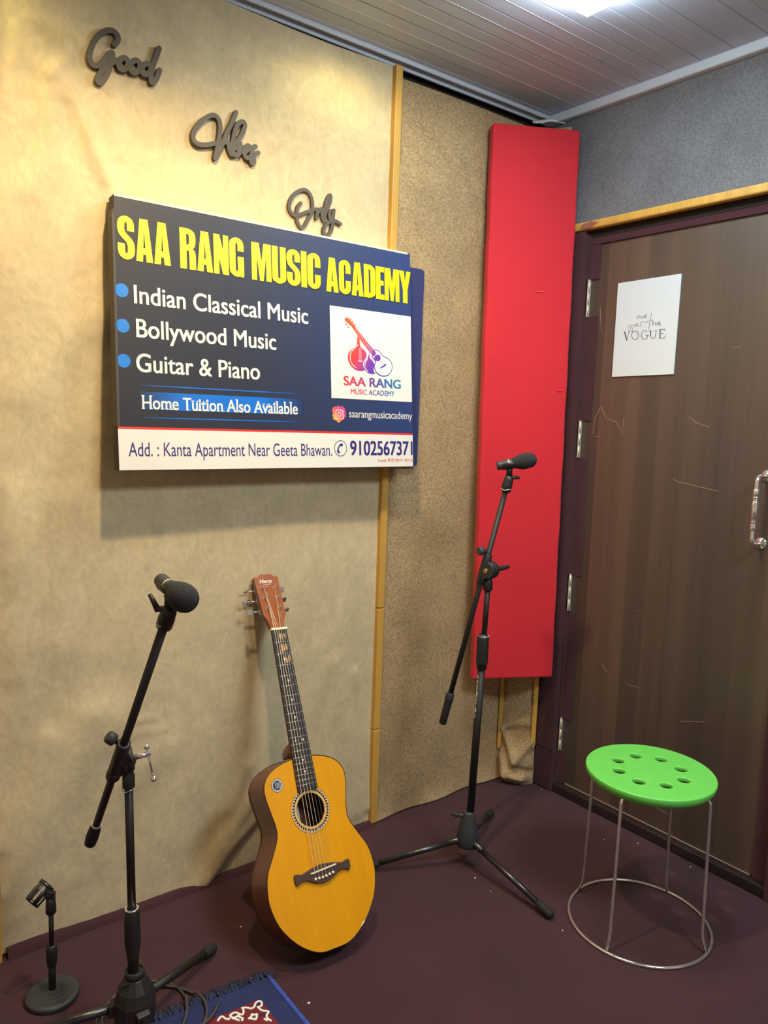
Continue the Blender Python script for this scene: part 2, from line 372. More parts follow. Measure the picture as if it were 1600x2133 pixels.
issues=[[(1.5709,1.6818),(1.5709,1.6704)],[(1.5619,1.6833),(1.5654,1.6772),(1.5609,1.6714),(1.5656,1.6675)],[(1.5549,1.6836),(1.5595,1.6781),(1.5538,1.6701),(1.5559,1.6596),(1.5605,1.6671)],[(1.5509,1.6833),(1.5513,1.6762),(1.5464,1.6771),(1.5440,1.6841),(1.5424,1.6768)],[(1.5405,1.6784),(1.5350,1.6830),(1.5372,1.6865),(1.5408,1.6818),(1.5373,1.6756),(1.5316,1.6786)],[(1.5159,1.6904),(1.5263,1.6857),(1.5229,1.6805),(1.5284,1.6758)]]
than=[[(1.4876,1.7158),(1.4907,1.6905),(1.4932,1.6625)],[(1.5108,1.6870),(1.4927,1.6906),(1.4804,1.6930)],[(1.4803,1.6917),(1.4807,1.6741),(1.4768,1.6845),(1.4719,1.6829),(1.4702,1.6741)],[(1.4627,1.6850),(1.4679,1.6805),(1.4656,1.6754),(1.4613,1.6800),(1.4599,1.6750),(1.4579,1.6847)],[(1.4560,1.6735),(1.4571,1.6858),(1.4528,1.6802),(1.4512,1.6719)]]
vogue=[[(1.5844,1.6615),(1.5734,1.6340)],[(1.5734,1.6340),(1.5667,1.6625)],[(1.5859,1.6608),(1.5793,1.6612)],[(1.5702,1.6623),(1.5642,1.6627)]]
vogue_o=[(1.5300,1.6474),(1.5302,1.6433),(1.5318,1.6396),(1.5344,1.6368),(1.5378,1.6351),(1.5418,1.6347),(1.5459,1.6356),(1.5497,1.6377),(1.5528,1.6409),(1.5550,1.6448),(1.5560,1.6491),(1.5557,1.6532),(1.5542,1.6569),(1.5515,1.6597),(1.5481,1.6614),(1.5441,1.6618),(1.5400,1.6609),(1.5362,1.6587),(1.5331,1.6555),(1.5310,1.6516),(1.5300,1.6474)]
vogue_g=[[(1.4984,1.6558),(1.5071,1.6610),(1.5151,1.6582),(1.5192,1.6488),(1.5153,1.6373),(1.5047,1.6333),(1.4968,1.6370),(1.4969,1.6445)],[(1.5033,1.6449),(1.4917,1.6450)]]
vogue_u=[[(1.4870,1.6580),(1.4847,1.6425),(1.4792,1.6343),(1.4716,1.6347),(1.4671,1.6427),(1.4670,1.6591)],[(1.4908,1.6578),(1.4822,1.6581)],[(1.4709,1.6594),(1.4633,1.6597)]]
vogue_e=[[(1.4520,1.6597),(1.4507,1.6334)],[(1.4558,1.6600),(1.4357,1.6602),(1.4347,1.6545)],[(1.4509,1.6474),(1.4406,1.6475)],[(1.4534,1.6328),(1.4329,1.6332),(1.4325,1.6397)]]
MOTIF=[[(0.7617,1.445),(0.7695,1.441),(0.7783,1.432),(0.7868,1.433),(0.7933,1.44),(0.8016,1.442),(0.8063,1.436),(0.8012,1.426),(0.7924,1.427)],[(0.7924,1.427),(0.7944,1.414),(0.8051,1.401),(0.7978,1.395),(0.7936,1.386),(0.7966,1.375)],[(0.7621,1.442),(0.7595,1.433),(0.7521,1.427),(0.7436,1.441),(0.7339,1.442),(0.7287,1.438),(0.7338,1.429),(0.7459,1.43)],[(0.7596,1.408),(0.7666,1.41),(0.7712,1.415),(0.7744,1.41),(0.7798,1.409),(0.776,1.402),(0.7706,1.397),(0.7662,1.402),(0.7596,1.408)],[(0.7433,1.425),(0.7483,1.416),(0.7443,1.412)],[(0.7299,1.429),(0.7345,1.423),(0.7387,1.416)],[(0.7006,1.442),(0.7126,1.448),(0.7176,1.435),(0.7237,1.432)],[(0.7869,1.386),(0.7895,1.38)]]
MOTIFDARK=[[(0.7918,1.433),(0.7999,1.439),(0.8033,1.432),(0.8003,1.428)],[(0.7815,1.405),(0.8003,1.403),(0.7941,1.399),(0.7847,1.4)],[(0.7694,1.408),(0.7726,1.408),(0.7724,1.404),(0.7692,1.404)]]
FOLDS=[[(0.362,0.18),(0.43,0.295),(0.573,0.574)],[(0.365,0.291),(0.433,0.42),(0.479,0.532)],[(0.382,0.109),(0.499,0.325),(0.633,0.548)],[(0.846,-0.042),(0.934,0.089),(1.073,0.242)],[(0.905,0.01),(0.98,0.089),(1.074,0.166)],[(0.532,0.157),(0.631,0.338),(0.762,0.438)],[(1.339,0.583),(1.415,0.279),(1.442,0.056)],[(1.415,0.538),(1.457,0.285),(1.481,0.061)],[(0.979,0.209),(1.032,0.313)],[(0.517,2.104),(0.558,2.053),(0.65,1.875)],[(0.478,2.204),(0.56,2.194),(0.635,2.17)],[(0.5,2.048),(0.514,1.969),(0.46,1.832)],[(0.558,2.095),(0.6,1.979),(0.627,1.898)],[(0.448,2.174),(0.496,2.108),(0.526,2.055)],[(0.518,2.176),(0.559,2.158),(0.506,2.091)],[(0.656,1.959),(0.652,2.089),(0.641,2.118)],[(1.192,2.131),(1.044,1.997),(1.016,1.942)],[(0.696,0.534),(0.762,0.527)],[(0.69,0.496),(0.782,0.495)],[(0.665,1.6),(0.55,1.52),(0.452,1.38)],[(0.405,1.145),(0.421,0.892),(0.406,0.718)],[(0.511,1.119),(0.511,0.76)],[(1.381,1.709),(1.455,1.888),(1.462,2.168)],[(1.426,1.714),(1.484,1.865)]]
SCRATCH=[[(1.662,1.418),(1.639,1.379),(1.592,1.364),(1.569,1.325),(1.567,1.381)],[(1.368,1.192),(1.352,1.185),(1.218,1.168)],[(1.693,1.752),(1.681,1.671)],[(1.331,1.388),(1.307,1.371),(1.263,1.358)],[(1.585,0.5297),(1.572,0.5111),(1.555,0.5038)],[(1.482,0.4863),(1.435,0.4887)],[(1.464,0.7432),(1.447,0.7488)],[(1.688,1.321),(1.683,1.379),(1.665,1.411)],[(1.209,1.592),(1.185,1.594)],[(1.277,0.426),(1.193,0.4518)],[(1.343,0.1092),(1.295,0.1055)],[(1.678,1.314),(1.664,1.315)]]
LEGANG=[3.30,4.87,6.44,8.01]


# ================================================================== the room
XB = 2.2
YA = 1.945
ZC = 2.42
# floor
mb = MB(); mb.box((-1.3, -1.8, -0.05), (2.5, 2.06, 0)); tag(mb.build('floor', M['carpet']), kind='structure')
# ceiling boards run along the left wall
ceil = empty('ceiling', (0.5, 0.1, ZC), kind='structure')
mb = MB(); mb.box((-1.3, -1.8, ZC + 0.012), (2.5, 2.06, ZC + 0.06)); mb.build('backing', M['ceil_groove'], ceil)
mb = MB(); y = 1.955
ribs = MB()
while y > -1.8:
    mb.box((-1.3, y - 0.0985, ZC), (2.19, y, ZC + 0.012))
    ribs.box((-1.3, y - 0.050, ZC - 0.0006), (2.19, y - 0.048, ZC + 0.001))
    y -= 0.1
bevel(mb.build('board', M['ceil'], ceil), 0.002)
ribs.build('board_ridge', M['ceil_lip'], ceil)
mb = MB()
for yy, d in ((1.962, .02), (1.935, .012)):
    mb.box((-1.3, yy - 0.010, ZC - d), (2.19, yy, ZC + 0.002))
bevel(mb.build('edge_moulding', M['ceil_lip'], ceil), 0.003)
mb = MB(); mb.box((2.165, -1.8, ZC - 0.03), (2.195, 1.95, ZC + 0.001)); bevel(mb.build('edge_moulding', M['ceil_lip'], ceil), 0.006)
# plain walls that close the room behind the camera
mb = MB(); mb.box((-1.35, -1.85, 0), (2.55, -1.8, ZC)); tag(mb.build('wall_front', M['plaster']), kind='structure')
mb = MB(); mb.box((-1.35, -1.8, 0), (-1.3, 2.06, ZC)); tag(mb.build('wall_side', M['plaster']), kind='structure')

# left wall: hung beige velvet
def seg_d(px, pz, a, b):
    ax, az = a; bx, bz = b; dx, dz = bx - ax, bz - az
    t = max(0, min(1, ((px - ax) * dx + (pz - az) * dz) / (dx * dx + dz * dz + 1e-12)))
    return math.hypot(px - ax - t * dx, pz - az - t * dz)
AMP = [.014, .010, .012, .018, .013, .007, .007, .008, .008, .007, .006, .006, .006, .004, .004, .006, .004, .003, .003, .007, .008, .006, .004, .003]
WID = [.045, .03, .06, .030, .022, .05, .03, .016, .03, .022, .018, .025, .02, .015, .012, .02, .02, .006, .006, .05, .04, .05, .02, .012]
def drape(x, z):
    d = 0
    for poly, a, w in zip(FOLDS, AMP, WID):
        dm = min(seg_d(x, z, poly[i], poly[i + 1]) for i in range(len(poly) - 1))
        if dm < 3 * w: d += a * math.exp(-(dm / w) ** 2)
    d += .003 * math.sin(7 * x + 3 * z) * math.sin(4 * z)
    return d
X0, X1 = 0.360, 1.492
nx, nz = 113, 240
vs = []; fs = []
for j in range(nz + 1):
    for i in range(nx + 1):
        x = X0 + (X1 - X0) * i / nx
        zt = 2.393 + .003 * math.sin(9 * x)
        z = 0.004 + (zt - .004) * j / nz
        vs.append((x, YA - drape(x, z), z))
for j in range(nz):
    for i in range(nx):
        a = j * (nx + 1) + i; fs.append((a, a + 1, a + nx + 2, a + nx + 1))
wl = empty('wall_left', (0.9, 2.0, 0), kind='structure')
mb = MB(); mb.add(vs, fs); o = mb.build('velvet_hanging', M['velvet'], wl, fix=False); o['label'] = 'beige velvet wall covering'
mb = MB(); mb.box((-1.3, 1.985, 0), (2.5, 2.06, ZC + .01)); mb.build('backing', M['dark'], wl)
mb = MB(); mb.box((-1.3, 1.93, 0), (0.326, 1.985, ZC)); mb.build('covering', M['velvet'], wl)
mb = MB(); mb.box((X0, 1.95, 0), (X1, 1.985, 2.385)); mb.build('padding', M['dark'], wl)
# carpet turned up against the foot of the velvet
mb = MB(); prof = []
for i in range(80):
    x = .372 + 1.12 * i / 79; h = .011 + .0015 * random.random() + .01 * math.exp(-((x - .42) / .12) ** 2)
    prof.append((x, h))
vs = []; fs = []
for i, (x, h) in enumerate(prof):
    vs += [(x, YA - .028, .0005), (x, YA - .022, h * .6), (x, YA - .012, h), (x, YA, h)]
for i in range(79):
    for k in range(3): fs.append((i * 4 + k, (i + 1) * 4 + k, (i + 1) * 4 + k + 1, i * 4 + k + 1))
mb.add(vs, fs); tag(mb.build('baseboard_left', M['carpet'], None), kind='structure')

# woven brown cloth between the batten and the corner
wb = empty('wall_back', (1.8, 2.0, 0), kind='structure')
vs = []; fs = []; nx, nz = 50, 120
for j in range(nz + 1):
    for i in range(nx + 1):
        x = 1.514 + (2.112 - 1.514) * i / nx; zt = 2.372
        z = .006 + (zt - .006) * j / nz
        foot = math.exp(-z / .03)
        dy = .004 * math.sin(9 * x + 2 * z) * math.sin(3 * z) + foot * (.012 + .008 * math.sin(22 * x))
        vs.append((x, YA - dy, z))
for j in range(nz):
    for i in range(nx):
        a = j * (nx + 1) + i; fs.append((a, a + 1, a + nx + 2, a + nx + 1))
mb = MB(); mb.add(vs, fs); mb.build('woven_covering', M['weave'], wb, fix=False)
mb = MB(); mb.box((1.50, 1.952, 0), (2.2, 1.985, 2.36)); mb.build('padding', M['dark'], wb)

# batten covering the seam, and the batten at the far left
mb = MB()
for z0, z1 in ((.003, .33), (.332, .74), (.742, 1.42), (1.421, 2.398)):
    mb.box((1.487, 1.928, z0), (1.513, 1.955, z1))
tag(bevel(mb.build('trim_1', M['batten']), .003), kind='structure')
mb = MB(); mb.box((.326, 1.915, .0), (.358, 1.985, 2.40)); tag(bevel(mb.build('trim_2', M['batten']), .003), kind='structure')

# corner strip of woven cloth with its gathered foot
cs = empty('wall_corner', (2.14, 1.89, 0), kind='structure')
vs = []; fs = []; nx, nz = 36, 110
A2, B2 = V((2.105, 1.945)), V((2.172, 1.826))
nin = V((-(B2 - A2).normalized().y * -1, -(B2 - A2).normalized().x)).normalized()
if nin.x > 0: nin = -nin
for j in range(nz + 1):
    z = .004 + (2.36 - .004) * (j / nz) ** 2.2
    for i in range(nx + 1):
        s_ = i / nx; q = A2.lerp(B2, s_)
        g = max(0, 1 - z / .26)
        bul = .046 * math.sin(PI * s_) ** .7 * math.exp(-((z - .06) / .075) ** 2)
        pin = math.exp(-((z - .165) / .05) ** 2)
        for (sx, sz, ex, ez, am, wd) in ((.08, .20, .52, .09, .016, .014), (.95, .17, .56, .10, .016, .016), (.15, .215, .8, .235, .010, .010),
                                         (.1, .2, .9, .30, .006, .012), (.25, .04, .75, .03, .02, .018), (.1, .09, .3, .02, .012, .014), (.62, .06, .9, .05, -.012, .014),
                                         (.2, .23, .75, .36, .005, .014)):
            dm = seg_d(s_ * .136, z, (sx * .136, sz), (ex * .136, ez))
            bul += 1.35 * am * math.exp(-(dm / wd) ** 2)
        p = q + nin * bul
        zz = z - (.006 * math.sin(PI * s_) if j == 0 else 0)
        vs.append((p.x, p.y, max(.001, zz)))
for j in range(nz):
    for i in range(nx):
        a = j * (nx + 1) + i; fs.append((a, a + 1, a + nx + 2, a + nx + 1))
mb = MB(); mb.add(vs, fs); mb.build('woven_covering', M['weave'], cs, fix=False)
def slanted_batten(name, p, zt, zb, hw=.0075):
    d = (B2 - A2).normalized() * hw; n_ = nin * .011
    fr = frame((p.x, p.y, 0), (d.x, d.y, 0), (0, 0, 1), (n_.x, n_.y, 0))
    mb = MB(); mb.prism([(-1, zb + .012), (.2, zb), (1, zb + .016), (1, zt), (-1, zt)], fr, -.3, 1)
    return tag(bevel(mb.build(name, M['batten']), .002), kind='structure')
slanted_batten('trim_3', V((2.098, 1.936)), 2.3, .118, .007)
slanted_batten('trim_4', V((2.166, 1.829)), 2.0, .142, .008)

# right wall: dark cloth over the door
wr = empty('wall_right', (2.3, 0.5, 0), kind='structure')
mb = MB(); mb.box((2.192, -1.8, 2.02), (2.25, 1.96, ZC + .005)); mb.build('woven_covering', M['weave_dark'], wr)
mb = MB(); mb.box((2.45, -1.8, 0), (2.5, 2.06, ZC)); mb.build('backing', M['dark'], wr)
mb = MB(); mb.box((2.2, 1.74, 0), (2.245, 1.985, 2.02)); mb.build('carpet_facing', M['carpet_wall'], wr)
mb = MB(); mb.box((2.18, -1.8, 0), (2.45, .955, 2.02)); mb.build('carpet_facing', M['carpet_wall'], wr)
mb = MB(); mb.box((2.205, .955, 1.985), (2.45, 1.79, 2.012)); mb.build('head_gap', M['dark'], wr)
mb = MB(); mb.box((2.172, -1.8, 2.007), (2.2, 1.792, 2.034)); tag(bevel(mb.build('trim_5', M['batten']), .006, 3), kind='structure')
# chipped end of that batten
mb = MB(); fr = frame((2.1715, 0, 0), (0, 1, 0), (0, 0, 1), (-1, 0, 0))
mb.prism([(1.765, 2.013), (1.755, 2.026), (1.72, 2.031), (1.69, 2.024), (1.71, 2.012), (1.74, 2.009)], fr, 0, .0006)
mb.build('worn_patch', mat('worn_brown', rgb(150, 96, 74), .8), bpy.data.objects['trim_5'])

# door surround: carpet return beside the hinges
dj = empty('trim_6', (2.19, 1.79, 0), kind='structure')
mb = MB(); mb.box((2.178, 1.748, .002), (2.215, 1.832, 2.006)); bevel(mb.build('carpet_return', M['carpet_wall'], dj), .004)
mb = MB(); mb.box((2.1765, 1.748, .158), (2.18, 1.832, .160)); mb.build('seam', M['dark'], dj)
# threshold board under the door
mb = MB(); mb.box((2.188, .955, 0), (2.24, 1.745, .034)); tag(bevel(mb.build('baseboard_right', mat('threshold', rgb(40, 24, 26), .6)), .004), kind='structure')

# the door
M['door'] = mat('brown_laminate', rgb(82, 66, 58), 0.45, spec=0.9, var=[(3.2, .22, 1, (.01, 3.0, .02), 0), (26, .12, 4, (1, 2.5, .05), .6), (90, .06, 2, (1, 2, .03), 0)],
                bump=[(120, .15, .001, (1, 2, .04))])
def planks(m):
    nt = m.node_tree; N = nt.nodes; L = nt.links; b = N['Principled BSDF']
    src = b.inputs['Base Color'].links[0].from_socket
    tc = N.new('ShaderNodeTexCoord'); sp = N.new('ShaderNodeSeparateXYZ'); L.new(tc.outputs['Object'], sp.inputs[0])
    a = N.new('ShaderNodeMath'); a.operation = 'MULTIPLY'; a.inputs[1].default_value = 13.0; L.new(sp.outputs['Y'], a.inputs[0])
    f = N.new('ShaderNodeMath'); f.operation = 'FLOOR'; L.new(a.outputs[0], f.inputs[0])
    w = N.new('ShaderNodeTexWhiteNoise'); w.noise_dimensions = '1D'; L.new(f.outputs[0], w.inputs['W'])
    rp = N.new('ShaderNodeValToRGB'); rp.color_ramp.elements[0].color = (.66, .68, .72, 1); rp.color_ramp.elements[1].color = (1.18, 1.12, 1.06, 1)
    L.new(w.outputs['Value'], rp.inputs['Fac'])
    mx = N.new('ShaderNodeMix'); mx.data_type = 'RGBA'; mx.blend_type = 'MULTIPLY'; mx.inputs['Factor'].default_value = 1
    L.new(src, mx.inputs['A']); L.new(rp.outputs['Color'], mx.inputs['B']); L.new(mx.outputs['Result'], b.inputs['Base Color'])
planks(M['door'])
dr = empty('door_1', (2.215, 1.36, 0), kind='structure')
mb = MB(); mb.box((2.215, 1.005, .036), (2.25, 1.737, 1.985)); bevel(mb.build('leaf', M['door'], dr), .002)
HZ = [(1.722, 1.847), (1.238, 1.367), (.686, .82), (.159, .283)]
segs = [(1.847, 1.985), (1.367, 1.722), (.82, 1.238), (.283, .686), (.036, .159)]
for k, (z0, z1) in enumerate(segs):
    mb = MB(); fr = frame((2.215, 0, 0), (0, 1, 0), (0, 0, 1), (-1, 0, 0))
    e = 1.70 if k < 4 else 1.722
    L_ = [(1.744, z0), (1.744, z1)] + [(e - .003 * math.sin(9 * (z1 + (z0 - z1) * q / 8)), z1 + (z0 - z1) * q / 8) for q in range(9)]
    mb.prism(L_, fr, 0, .006)
    o = mb.build('carpet_strip', M['carpet_wall'], dr); o['label'] = 'maroon carpet strip along the hinge edge'
mb = MB(); mb.box((2.207, 1.005, 1.962), (2.2155, 1.74, 1.99)); o = mb.build('carpet_strip', M['carpet_wall'], dr); o['label'] = 'maroon carpet strip along the door head'
mb = MB(); mb.box((2.207, .957, .036), (2.2155, 1.005, 1.985)); mb.build('carpet_strip', M['carpet_wall'], dr)
mb = MB(); mb.box((2.2115, 1.015, .0365), (2.2155, 1.71, .0395)); mb.build('lower_edge_strip', mat('pale_edge', rgb(150, 130, 120), .5), dr)
for z0, z1 in HZ:
    mb = MB(); mb.box((2.2, 1.7365, z0), (2.2145, 1.7445, z1)); hg = mb.build('hinge', M['steel'], dr)
    mb = MB()
    for q in range(3):
        a = z0 + (z1 - z0) * (.03 + .33 * q); mb.tube([(2.203, 1.735, a), (2.203, 1.735, a + (z1 - z0) * .28)], .0022, 10)
    mb.build('knuckle', M['steel'], hg)
pf = frame((2.2147, 0, 0), (0, 1, 0), (0, 0, 1), (-1, 0, 0))
M['scr'] = mat('pale_scratch', rgb(176, 150, 136), .7)
for sct in SCRATCH:
    mb = MB(); mb.ribbon(sct, pf, .0005, 0, .0004); o = mb.build('scratch', M['scr'], dr); o['label'] = 'pale scratch on the laminate'
# pull handle
hd = MB()
for z in (1.03, 1.225): hd.lathe((2.2145, 1.073, z), (-1, 0, 0), [(0, .0175), (.003, .0175), (.006, .014), (.008, .008), (.01, .0065)], 28)
hd.build('door_handle', M['chrome'], dr); hob = bpy.data.objects['door_handle']
gb = MB(); R_ = .018; xs = 2.158
path = [(2.21, 1.073, 1.225)] + [(xs + R_ - R_ * math.sin(t), 1.073, 1.225 - R_ + R_ * math.cos(t)) for t in [PI / 2 * i / 8 for i in range(9)]]
path += [(xs + R_ - R_ * math.cos(t), 1.073, 1.03 + R_ - R_ * math.sin(t)) for t in [PI / 2 * i / 8 for i in range(9)]] + [(2.21, 1.073, 1.03)]
gb.tube(path, .0062, 16)
gb.lathe((xs, 1.073, 1.19), (0, 0, -1), [(0, .0064), (.001, .0082), (.02, .0082), (.022, .006), (.024, .0085), (.027, .0085), (.028, .006), (.030, .0085), (.033, .006),
         (.036, .0086), (.088, .0086), (.09, .006), (.093, .0085), (.096, .0085), (.098, .006), (.101, .0082), (.118, .0082), (.12, .0064)], 20)
gb.build('grip_bar', M['chrome'], hob)

# scrap of white moulding above the red panel
mb = MB(); mb.add([(2.10, 1.925, 2.385), (2.15, 1.90, 2.398), (2.19, 1.872, 2.392), (2.19, 1.880, 2.398), (2.15, 1.915, 2.404), (2.10, 1.940, 2.391),
                   (2.10, 1.925, 2.379), (2.15, 1.90, 2.392), (2.19, 1.872, 2.386), (2.19, 1.880, 2.392), (2.15, 1.915, 2.398), (2.10, 1.940, 2.385)],
                  [(0, 1, 4, 5), (1, 2, 3, 4), (6, 11, 10, 7), (7, 10, 9, 8), (0, 6, 7, 1), (1, 7, 8, 2), (5, 4, 10, 11), (4, 3, 9, 10), (0, 5, 11, 6), (2, 8, 9, 3)], False)
tag(mb.build('trim_7', M['white']), kind='structure')

# ceiling light panel
cl = empty('ceiling_light', (1.53, 1.23, ZC), 'square white glowing light panel fixed to the ceiling', 'ceiling light')
M['lamp'] = mat('lit_diffuser', rgb(245, 250, 255), .5, emit=(PANEL_C, PANEL_STRENGTH))
mb = MB(); mb.box((1.375, 1.09, ZC - .040), (1.663, 1.371, ZC - .006)); bevel(mb.build('diffuser', M['lamp'], cl), .004)
mb = MB(); mb.box((1.40, 1.10, ZC - .006), (1.67, 1.37, ZC)); mb.build('housing', M['white'], cl)

# ================================================================== red panel
TL, BL, TR, BR = V((1.868, 1.898, 2.318)), V((1.868, 1.866, .452)), V((2.148, 1.768, 2.329)), V((2.148, 1.744, .445))
pn = (TR - TL).cross(BL - TL).normalized()
if pn.y < 0: pn = -pn
rp_ = empty('sound_absorber', (2.02, 1.84, .45), 'tall red cloth-covered padded panel mounted across the corner beside the door', 'sound absorber')
mb = MB(); T = .038
nn = 28; mm = 6; vs = []; fs = []
for lay in (0, 1):
    for j in range(nn + 1):
        for i in range(mm + 1):
            p = TL.lerp(BL, j / nn).lerp(TR.lerp(BR, j / nn), i / mm)
            wob = .0012 * math.sin(j * 1.7 + i) if i in (0, mm) else 0
            p = p + (TR - TL).normalized() * wob + pn * (T * lay)
            vs.append(p)
q = (nn + 1) * (mm + 1)
for j in range(nn):
    for i in range(mm):
        a = j * (mm + 1) + i; fs += [(a, a + 1, a + mm + 2, a + mm + 1), (q + a, q + a + mm + 1, q + a + mm + 2, q + a + 1)]
for j in range(nn):
    a = j * (mm + 1); fs.append((a, a + mm + 1, q + a + mm + 1, q + a)); a += mm; fs.append((a, q + a, q + a + mm + 1, a + mm + 1))
for i in range(mm):
    fs.append((i, q + i, q + i + 1, i + 1)); a = nn * (mm + 1) + i; fs.append((a, a + 1, q + a + 1, q + a))
mb.add(vs, fs, False); o = mb.build('cloth_cover', M['red'], rp_); bevel(o, .007, 3, 50)
fr = frame(TL - pn * .0008, (BL - TL).normalized(), (TR - TL).normalized(), -pn)
M['crease'] = mat('red_crease', rgb(225, 70, 80), .8)
mb = MB(); mb.ribbon([(.86, .268), (.861, .285)], fr, .0012, 0, .0012); mb.build('crease', M['crease'], rp_)
mb = MB(); mb.ribbon([(.53, .17), (.532, .188), (.53, .20)], fr, .0016, -.001, .0008); mb.build('crease', M['crease'], rp_)

# ================================================================== wall words
wf = frame((0, 1.945, 0), (1, 0, 0), (0, 0, 1), (0, -1, 0))
def word(name, strokes, hw, w0, w1, label):
    mb = MB()
    for st in strokes: mb.ribbon(catmull(st, 5), wf, hw, w0, w1, round_caps='all')
    o = mb.build(name, M['mdf']); tag(o, label, 'wall word'); return o
word('word_sign', GOOD, .0062, -.004, .0105, 'black cut-out script word Good on beige velvet, highest of the wall words')
word('word_sign', VIBES, .0058, -.002, .013, 'black cut-out script word Vibes on beige velvet, middle of the wall words')
word('word_sign', ONLY, .0050, -.004, .0105, 'black cut-out script word Only just above the printed signboard')


# ================================================================== signboard
sb = empty('signboard', (1.09, 1.9, 1.2), 'dark blue printed advertising board with yellow heading hanging on beige velvet', 'signboard')
sV = V((0, .055, .66)).normalized(); sN = V((1, 0, 0)).cross(sV); sO = V((.6233, 1.845, 1.2)) + sV * .0021
sf = frame(sO, V((.9906, 0, 0)), sV * .9906, sN)
U0, U1, H0, H1 = .004, .926, .004, .660
blue = [(0, rgb(30, 28, 36)), (.35, rgb(30, 32, 50)), (.75, rgb(34, 50, 92)), (1, rgb(38, 58, 112))]
bp0 = sf(U0, .3) - V((1.09, 1.9, 1.2)); bp1 = sf(U1, .36) - V((1.09, 1.9, 1.2))
M['sign_blue'] = ramp_mat('sign_print_blue', tuple(bp0), tuple(bp1), blue, .55)
mb = MB(); mb.prism([(U0, H0), (U1, H0), (U1, H1), (U0 + .010, H1)], sf, -.036, 0); o = mb.build('board', M['sign_blue'], sb)
M['card'] = mat('white_card_edge', rgb(238, 226, 190), .5)
mb = MB(); mb.prism([(U0 + .010, H1 - .004), (U1 - .01, H1 - .003), (U1 - .01, H1 + .0022), (U0 + .010, H1 + .0022)], sf, -.034, .0004); o = mb.build('top_edge', M['card'], sb); o['label'] = 'pale cardboard top edge'
mb = MB(); mb.prism([(U0 - .001, .11), (U0 + .005, .11), (U0 + .009, H1 - .03), (U0 + .004, H1 - .05)], sf, -.034, .0004); mb.build('left_edge', mat('brown_card_edge', rgb(74, 68, 62), .6), sb)
# rear flap on the right
flap_f = frame((0, 1.927, 0), (1, 0, 0), (0, 0, 1), (0, -1, 0))
def rounded(x0, x1, z0, z1, r, lean=0.0):
    pts = [(x0, z0), (x1 - r, z0)] + [(x1 - r + r * math.sin(t), z0 + r - r * math.cos(t)) for t in [PI / 2 * i / 5 for i in range(6)]]
    pts += [(x1 - r + r * math.cos(t), z1 - r + r * math.sin(t)) for t in [PI / 2 * i / 5 for i in range(6)]] + [(x0, z1)]
    return pts
mb = MB(); mb.prism(rounded(1.40, 1.625, 1.2, 1.822, .012), flap_f, -.008, 0)
o = mb.build('rear_flap', mat('sign_back_print', rgb(52, 58, 104), .5), sb); o['label'] = 'plain dark blue flap behind the right edge'
# prints
M['p_white'] = mat('print_white', rgb(232, 230, 222), .45)
M['p_yellow'] = mat('print_yellow', rgb(255, 236, 0), .45)
M['p_shadow'] = mat('print_dark_olive', rgb(40, 36, 14), .5)
M['p_red'] = mat('print_red', rgb(226, 48, 44), .45)
M['p_blue'] = mat('print_sky_blue', rgb(10, 120, 214), .45)
M['p_navy'] = mat('print_violet_navy', rgb(56, 46, 118), .45)
e0, e1 = .0004, .0009
mb = MB(); mb.prism([(U0, H0), (U1, H0), (U1, .1015), (U0, .1035)], sf, 0, e0); o = mb.build('white_band', M['p_white'], sb)
mb = MB(); mb.prism([(U0, .1035), (U1, .1015), (U1, .1072), (U0, .1092)], sf, 0, e0); mb.build('red_line', M['p_red'], sb)
